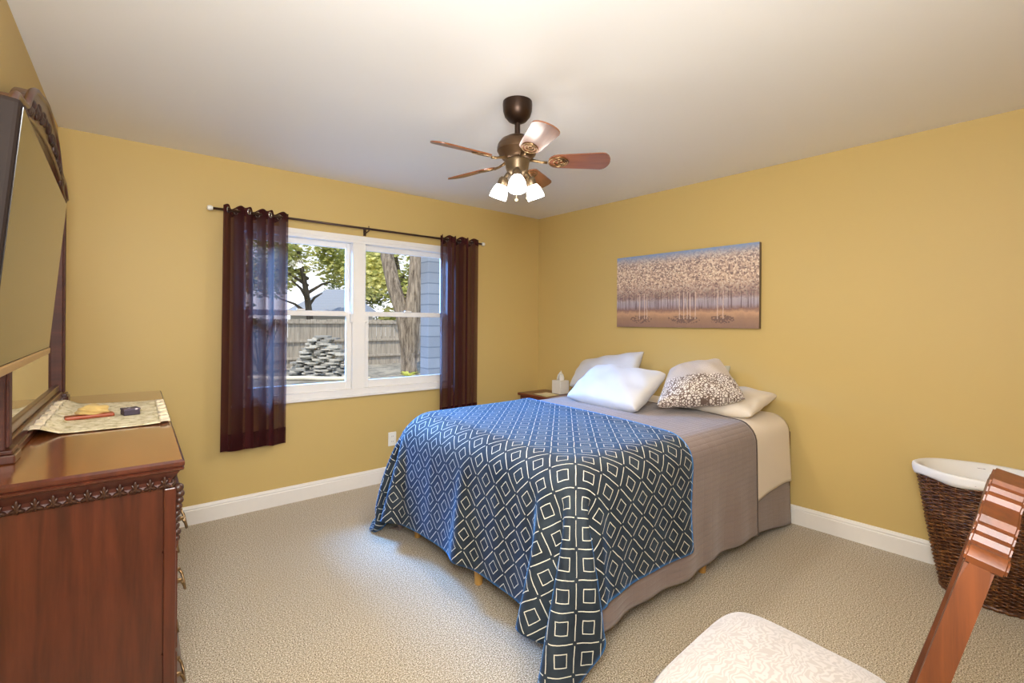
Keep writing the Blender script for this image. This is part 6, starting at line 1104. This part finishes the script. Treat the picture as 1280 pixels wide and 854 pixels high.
# ------------------------------------------------------------------ wicker hamper
hm = thing('wicker_hamper', (-.075, -3.40, 0), 'brown wicker laundry hamper with white cloth liner by the right wall', 'laundry hamper')
def wick():
    m = NT('brown_willow'); c = m.coord('Object'); f = m.noise(c, 45, 3, .6); g = m.noise(c, 6, 2)
    a = m.ramp(f, [(.33, '34190c'), (.5, '663a1c'), (.68, '96622f')]); m.base(m.mix(m.math('MULTIPLY', g, .5), a, s2l('4a2412'))); m.set(Roughness=.4, Coat_Weight=.2); m.bump(f, .3, .003); return m.m
M_wick = wick()
HA, HB, HHt, HS = .195, .285, .60, .64          # half width x, half width y, height, base scale
def hr(z): t = z/HHt; return HS+(1-HS)*(t**.85)
NS = 46
bm = BM()
rowh = .0092; nr = int((HHt-.02)/rowh)
for r_ in range(nr):                            # woven strands, alternating in and out of the stakes
    z = .012+r_*rowh; s = hr(z); pts = []; n = NS*4
    for k in range(n):
        a = 2*PI*k/n; o_ = .0055*math.cos(a*NS/2+PI*(r_ % 2)); zz = z+.0016*math.sin(a*7+r_*1.3)
        pts.append(Vector(((HA*s+o_)*math.cos(a), (HB*s+o_)*math.sin(a), zz)))
    ring = []
    for k, p in enumerate(pts):
        d = Vector((math.cos(2*PI*k/n), math.sin(2*PI*k/n), 0))
        ring.append([bm.verts.new(p+d*.0045*ca+Vector((0, 0, .0048*sa))) for ca, sa in ((-1, 0), (0, -1), (1, 0), (0, 1))])
    for k in range(n):
        A, B = ring[k], ring[(k+1) % n]
        for i in range(4): bm.faces.new((A[i], A[(i+1) % 4], B[(i+1) % 4], B[i]))
nn = NS*2; rows = [[bm.verts.new(((HA*hr(z)-.008)*math.cos(2*PI*k/nn), (HB*hr(z)-.008)*math.sin(2*PI*k/nn), z)) for k in range(nn)] for z in (.015, .15, .3, .45, HHt-.01)]
for a, b in zip(rows, rows[1:]):
    for k in range(nn): bm.faces.new((a[k], a[(k+1) % nn], b[(k+1) % nn], b[k]))
obj('woven_side', bm, M_wick, hm, True)
bm = BM()
for k in range(NS//2):
    a = 2*PI*k/(NS//2); tube(bm, [(HA*hr(z)*math.cos(a), HB*hr(z)*math.sin(a), z) for z in [HHt*i/8 for i in range(9)]], .0045, 6)
obj('stakes', bm, M_wick, hm, True)
bm = BM(); tube(bm, [(HA*HS*1.03*math.cos(a), HB*HS*1.03*math.sin(a), .011+.003*math.sin(a*30)) for a in [2*PI*k/90 for k in range(91)]], .011, 8, False); obj('base_braid', bm, M_wick, hm, True)
bm = BM(); prism(bm, [(HA*HS*math.cos(2*PI*k/40), HB*HS*math.sin(2*PI*k/40)) for k in range(40)], (0, 0, .012), (1, 0, 0), (0, 1, 0), (0, 0, 1), .012); obj('bottom', bm, M_wick, hm)
M_liner = fabric('white_cotton_liner', 'e9e3da', .85, 400, .03, .2)
lf = lambda z: hr(z)*.90
lp = [(1.035, HHt-.035), (1.055, HHt-.02), (1.06, HHt-.002), (1.05, HHt+.012), (1.01, HHt+.016), (.965, HHt+.006), (lf(.54), HHt-.06), (lf(.45), HHt-.15), (lf(.3), .3), (lf(.1), .1), (lf(.04)*.9, .04), (0.0, .035)]
bm = BM(); n = 72; rows = []
for s, z in lp:
    rows.append([bm.verts.new(((HA*s+.004*math.sin(k*.9+z*30)*(s > .9))*math.cos(2*PI*k/n), (HB*s+.004*math.sin(k*.7+z*20)*(s > .9))*math.sin(2*PI*k/n), z+(.006*math.sin(k*.55) if z == lp[0][1] else 0))) for k in range(n)])
for a, b in zip(rows, rows[1:]):
    for k in range(n): bm.faces.new((a[k], a[(k+1) % n], b[(k+1) % n], b[k]))
bmesh.ops.remove_doubles(bm, verts=bm.verts, dist=.0001)
o = obj('cloth_liner', bm, M_liner, hm, True); md = o.modifiers.new('thickness', 'SOLIDIFY'); md.thickness = .002

# ------------------------------------------------------------------ yard seen through the window
GZ = -.1
def ground_mat():
    m = NT('dry_leafy_ground'); c = m.coord(); f = m.noise(c, 3, 5, .7); g = m.noise(c, 30, 3, .7)
    a = m.ramp(f, [(.35, '6a665c'), (.5, '9a9284'), (.65, 'b9b09c')]); m.base(m.mix(m.math('MULTIPLY', g, .5), a, s2l('514d40'))); m.set(Roughness=.95); m.bump(g, .6, .05); return m.m
bm = BM(); grid(bm, lambda u, v: Vector((-14+44*u, .14+40*v, GZ+.02*math.sin(u*60)*math.sin(v*50))), 60, 60); struct('ground', bm, ground_mat())
M_fence = wood('weathered_grey_cedar', '7d7468', 'b5aa9a', .85, 2, .5)
fence = thing('wood_fence', (2, 11.6, GZ), 'weathered grey wooden board fence across the far side of yard', 'fence')
bm = BM(); rnd = random.Random(2); x = -9.0
while x < 10:
    wd = .165; h = 1.50+rnd.uniform(-.012, .012)
    box(bm, (x, 11.6+rnd.uniform(-.004, .004), GZ-.02), (x+wd-.012, 11.622, GZ+h), .003, 1); x += wd
part(fence, 'board_panel', bm, M_fence)
for z in (.25, .78, 1.36):
    bm = BM(); box(bm, (-9, 11.545, GZ+z), (10, 11.598, GZ+z+.07), .004, 1); part(fence, 'rail', bm, M_fence)
for i in range(8):
    bm = BM(); box(bm, (-9+2.6*i, 11.62, GZ-.05), (-8.91+2.6*i, 11.71, GZ+1.45), .004, 1); part(fence, 'post', bm, M_fence)
M_stone = plain('grey_flagstone', '8a8780', .85, var=.3, scale=9, bump=.6)
M_stone2 = plain('pale_flagstone', 'b4afa4', .85, var=.25, scale=9, bump=.6)
def stone_mesh(seed):
    r = random.Random(seed); bm = BM(); n = 9
    pts = [(r.uniform(.40, .5)*math.cos(2*PI*k/n), r.uniform(.40, .5)*math.sin(2*PI*k/n)) for k in range(n)]
    prism(bm, pts, (0, 0, 0), (1, 0, 0), (0, 1, 0), (0, 0, 1), 1); bmesh.ops.recalc_face_normals(bm, faces=bm.faces)
    return bm
# rock pile: layered, narrowing upwards
pc = Vector((.30, 8.85, GZ)); right = Vector((.779, -.627, 0)); fwd = Vector((.627, .779, 0))
protos = []
for s in range(5):
    o = obj('flagstone', stone_mesh(s), M_stone if s % 2 else M_stone2)
    protos.append(o)
rnd = random.Random(8); used = [False]*5; z = GZ
LAY = 24
for L in range(LAY):
    hw = .95*(1-.78*(L/LAY)**1.1); th = .036+.009*rnd.random(); t = -hw+rnd.uniform(0, .15)
    while t < hw:
        wd = rnd.uniform(.2, .55); k = rnd.randrange(5)
        o = protos[k] if not used[k] else protos[k].copy()
        if used[k]: COL.objects.link(o)
        used[k] = True
        p = pc+right*(t+wd/2+.06)+fwd*rnd.uniform(-.05, .05); o.location = (p.x, p.y, z+th/2)
        o.scale = (wd, rnd.uniform(.4, .6), th); o.rotation_euler = (rnd.uniform(-.02, .02), rnd.uniform(-.02, .02), math.atan2(right.y, right.x)+rnd.uniform(-.04, .04))
        tag(o, 'flat grey stone in the stacked stone mound by the fence', 'stone', 'flat stones of the stone mound')
        t += wd*1.05
    z += th*1.06
bm = BM(); tube(bm, [pc+right*(-1.6+3.2*i/8)-fwd*.75+Vector((0, 0, .05+.01*math.sin(i*2))) for i in range(9)], .055, 9)
o = obj('log_edging', bm, plain('pale_bare_log', 'c9c0aa', .8, var=.2, bump=.3), None, True); tag(o, 'pale bare log lying on the ground in front of stone mound', 'log')

def bark(name, a, b):
    m = NT(name); c = m.coord('Object', (1, 1, .12)); f = m.noise(c, 16, 5, .7, .4); m.base(m.ramp(f, [(.36, a), (.62, b)])); m.set(Roughness=.95); m.bump(f, 1, .05); return m.m
M_bark = bark('furrowed_bark', '4d4136', 'a39480'); M_bark2 = bark('dark_bark', '3a332c', '6f655a')
def leafm(name, a, b):
    m = NT(name); c = m.coord(); f = m.noise(c, .9, 3); g = m.noise(c, 9, 1); cc = m.ramp(m.math('ADD', m.math('MULTIPLY', f, .6), m.math('MULTIPLY', g, .4)), [(.38, a), (.6, b)])
    m.base(cc); m.set(Roughness=.6); tl = m.n('BsdfTranslucent'); m.l(cc, tl.inputs['Color']); mx = m.n('MixShader'); mx.inputs[0].default_value = .45
    m.l(m.b.outputs[0], mx.inputs[1]); m.l(tl.outputs[0], mx.inputs[2]); m.l(mx.outputs[0], m.out.inputs[0]); return m.m
M_leaf = leafm('sunny_green_leaves', '9aa552', 'ebe59c'); M_leaf2 = leafm('olive_leaves', '4f5a32', '98a060')
def foliage(centres, n, size, seed):
    r = random.Random(seed); bm = BM()
    for _ in range(n):
        c, R = r.choice(centres); d = Vector((r.gauss(0, 1), r.gauss(0, 1), r.gauss(0, 1))).normalized()*R*(r.random()**.45)
        d.z *= .75; p = Vector(c)+d; q = Matrix.Rotation(r.uniform(0, 6.3), 3, 'Z') @ Matrix.Rotation(r.uniform(-1.3, 1.3), 3, 'X'); s = size*r.uniform(.6, 1.3)
        bm.faces.new([bm.verts.new(p+q @ Vector((x*s, y*s, .12*s*(x*x-.2)))) for x, y in ((-.5, -.1), (0, -.32), (.55, 0), (0, .32))])
    return bm
def tree(name, loc, trunks, crowns, n, size, mb, ml, label, seed, group=None):
    t = thing(name, loc, label, 'tree', group)
    bm = BM()
    for pts, rads in trunks: tube(bm, pts, rads, 12)
    obj('trunk', bm, mb, t, True); obj('foliage', foliage(crowns, n, size, seed), ml, t); return t
# forked oak in front of the fence
B = Vector((2.52, 8.05, GZ))
def R_(r_, f_, z): return right*r_+fwd*f_+Vector((0, 0, z))
tree('oak_tree', B, [([R_(.0, 0, -.1), R_(-.02, 0, .15), R_(-.05, 0, .7), R_(-.12, 0, 1.3), R_(-.24, 0, 1.75), R_(-.45, 0, 2.4), R_(-.66, .1, 3.2), R_(-.8, .2, 4.4), R_(-1.1, .3, 6.5)], [.26, .22, .21, .22, .19, .19, .18, .16, .1]),
     ([R_(.0, 0, .1), R_(.03, .02, .7), R_(.02, .03, 1.3), R_(.06, .05, 1.8), R_(.14, .06, 2.4), R_(.18, .1, 3.2), R_(.25, .2, 4.5), R_(.5, .3, 6.5)], [.16, .19, .23, .24, .22, .22, .19, .12]),
     ([R_(.18, .1, 2.5), R_(.38, .12, 3.3), R_(.55, .2, 4.2)], [.09, .07, .05])],
     [(R_(-1.5, 1.5, 6.6), 1.6), (R_(.8, 1.2, 6.9), 1.8)], 1200, .22, M_bark, M_leaf, 'thick forked oak with furrowed bark standing in the yard', 1)
# yellow green plant at its foot
pp = B-fwd*.66+right*.10
pl_ = thing('leafy_plant', pp, 'low yellow green plant with broad leaves at the foot of oak', 'plant')
bm = BM(); r = random.Random(5)
for k in range(22):
    a = r.uniform(0, 6.3); L = r.uniform(.2, .34); d = Vector((math.cos(a), math.sin(a), 0)); sd = Vector((-d.y, d.x, 0)); w_ = .045; lift = r.uniform(.5, 1.1)
    prev = None
    for i in range(6):
        t = i/5; p = d*L*t+Vector((0, 0, L*lift*t*(1-.62*t))); ww = w_*math.sin(PI*min(.98, .12+t*.86))
        row = (bm.verts.new(p-sd*ww), bm.verts.new(p+sd*ww))
        if prev: bm.faces.new((prev[0], prev[1], row[1], row[0]))
        prev = row
obj('leaves', bm, leafm('yellow_green_leaves', 'a8b040', 'e2e07a'), pl_, True)
# background trees
BT = [((3.4, 20.8, GZ), 'bushy sunlit tree with spreading branches behind the fence, left pane', M_leaf, 1),
      ((6.5, 16.6, GZ), 'tall sunlit tree behind the fence, seen between the oak trunks', M_leaf, 2),
      ((15.5, 16.5, GZ), 'sunlit tree behind the fence at the far right, beyond the grey block wall', M_leaf, 3),
      ((-2.2, 19.5, GZ), 'olive green tree behind the fence at far left, beyond the sheer curtain', M_leaf2, 4),
      ((11.0, 34, GZ), 'distant olive green tree rising behind the grey roofed house', M_leaf2, 5)]
for loc, lab, ml, sd in BT:
    r = random.Random(sd*7)
    tk = [([(0, 0, 0), (.05, 0, 1.2), (-.1, 0, 2.4), (-.3, 0, 3.6), (-.7, 0, 5.5)], [.2, .17, .15, .12, .07])]
    for k in range(6):
        a = r.uniform(0, 6.3); z0 = 1.8+.35*k; d = Vector((math.cos(a), math.sin(a), 0)); tk.append(([Vector((-.1, 0, z0)), d*.9+Vector((-.1, 0, z0+.5)), d*2.0+Vector((-.1, 0, z0+.8))], [.09, .06, .03]))
    cr = [((r.uniform(-2.6, 2.6), r.uniform(-1.5, 1.5), r.uniform(3.2, 7.2)), r.uniform(.8, 1.4)) for _ in range(13)]+[((r.uniform(-2.4, 2.4), r.uniform(-1.5, 1), r.uniform(1.6, 2.6)), .9) for _ in range(3 if sd != 1 else 0)]+[((r.uniform(-3, 3), r.uniform(-1, 1), r.uniform(2.8, 5.0)), 1.2) for _ in range(6)]
    tree('yard_tree', loc, tk, cr, 8500, .24, M_bark2, ml, lab, sd, 'trees behind the fence')
# shrub over the fence at left
sb_ = thing('shrub', (-.75, 10.3, GZ), 'dark green shrub in front of the fence behind the stone mound', 'shrub')
bm = BM()
for k in range(7): a = k*.9; tube(bm, [(0, 0, 0), (.25*math.cos(a), .2*math.sin(a), .7), (.5*math.cos(a), .3*math.sin(a), 1.5)], [.03, .02, .01], 6)
obj('stems', bm, M_bark2, sb_); obj('foliage', foliage([((-.5, 0, 1.5), .6), ((-.1, 0, 1.2), .45), ((-.8, .1, .9), .5)], 700, .13, 12), M_leaf2, sb_)
# neighbour's house
hs = thing('house', (6.5, 26.9, GZ), 'neighbouring house with grey hipped roof beyond the fence', 'house', rz=-.678)
bm = BM(); box(bm, (-1.7, -2.2, 0), (1.9, 2.2, 2.0)); obj('wall', bm, plain('pale_house_wall', 'a9a49a', .9), hs)
def roofm():
    m = NT('grey_shingles'); c = m.coord(); wv = m.n('TexWave'); wv.bands_direction = 'Z'; wv.inputs['Scale'].default_value = 3; m.l(c, wv.inputs['Vector']); f = m.noise(c, 20, 3)
    m.base(m.mix(m.math('ADD', m.math('MULTIPLY', wv.outputs['Fac'], .3), m.math('MULTIPLY', f, .6)), '6f747c', '8f949c')); m.set(Roughness=.9); return m.m
bm = BM(); e = [bm.verts.new(q) for q in ((-2.0, -2.6, 1.95), (2.3, -2.6, 1.95), (2.3, 2.6, 1.95), (-2.0, 2.6, 1.95))]; rg = [bm.verts.new((-.4, 0, 3.5)), bm.verts.new((.8, 0, 3.5))]
for f in ((e[0], e[1], rg[1], rg[0]), (e[1], e[2], rg[1]), (e[2], e[3], rg[0], rg[1]), (e[3], e[0], rg[0]), (e[3], e[2], e[1], e[0])): bm.faces.new(f)
obj('roof', bm, roofm(), hs)
# wing of the house: painted block wall at the right of the view
def blockm():
    m = NT('grey_painted_block'); c = m.coord('Generated', (3.2, 1.1, 3.0)); br = m.n('TexBrick'); cx = m.n('CombineXYZ'); sp = m.n('SeparateXYZ'); cc = m.coord('Object'); m.l(cc, sp.inputs[0])
    m.l(sp.outputs['X'], cx.inputs['X']); m.l(sp.outputs['Z'], cx.inputs['Y']); m.l(cx.outputs[0], br.inputs['Vector'])
    br.inputs['Scale'].default_value = 1; br.inputs['Brick Width'].default_value = 1.4; br.inputs['Row Height'].default_value = .21; br.inputs['Mortar Size'].default_value = .012
    br.inputs['Color1'].default_value = s2l('7c8086'); br.inputs['Color2'].default_value = s2l('8c9096'); br.inputs['Mortar'].default_value = s2l('5d646e')
    n_ = m.noise(cc, 5, 4); m.base(m.mix(m.math('MULTIPLY', n_, .4), br.outputs['Color'], s2l('646c78'))); m.set(Roughness=.9); m.bump(br.outputs['Fac'], -.4, .02); return m.m
bm = BM(); box(bm, (1.10, 4.43, GZ-.1), (3.0, 4.75, 3.9), .01); struct('exterior_wall', bm, blockm())
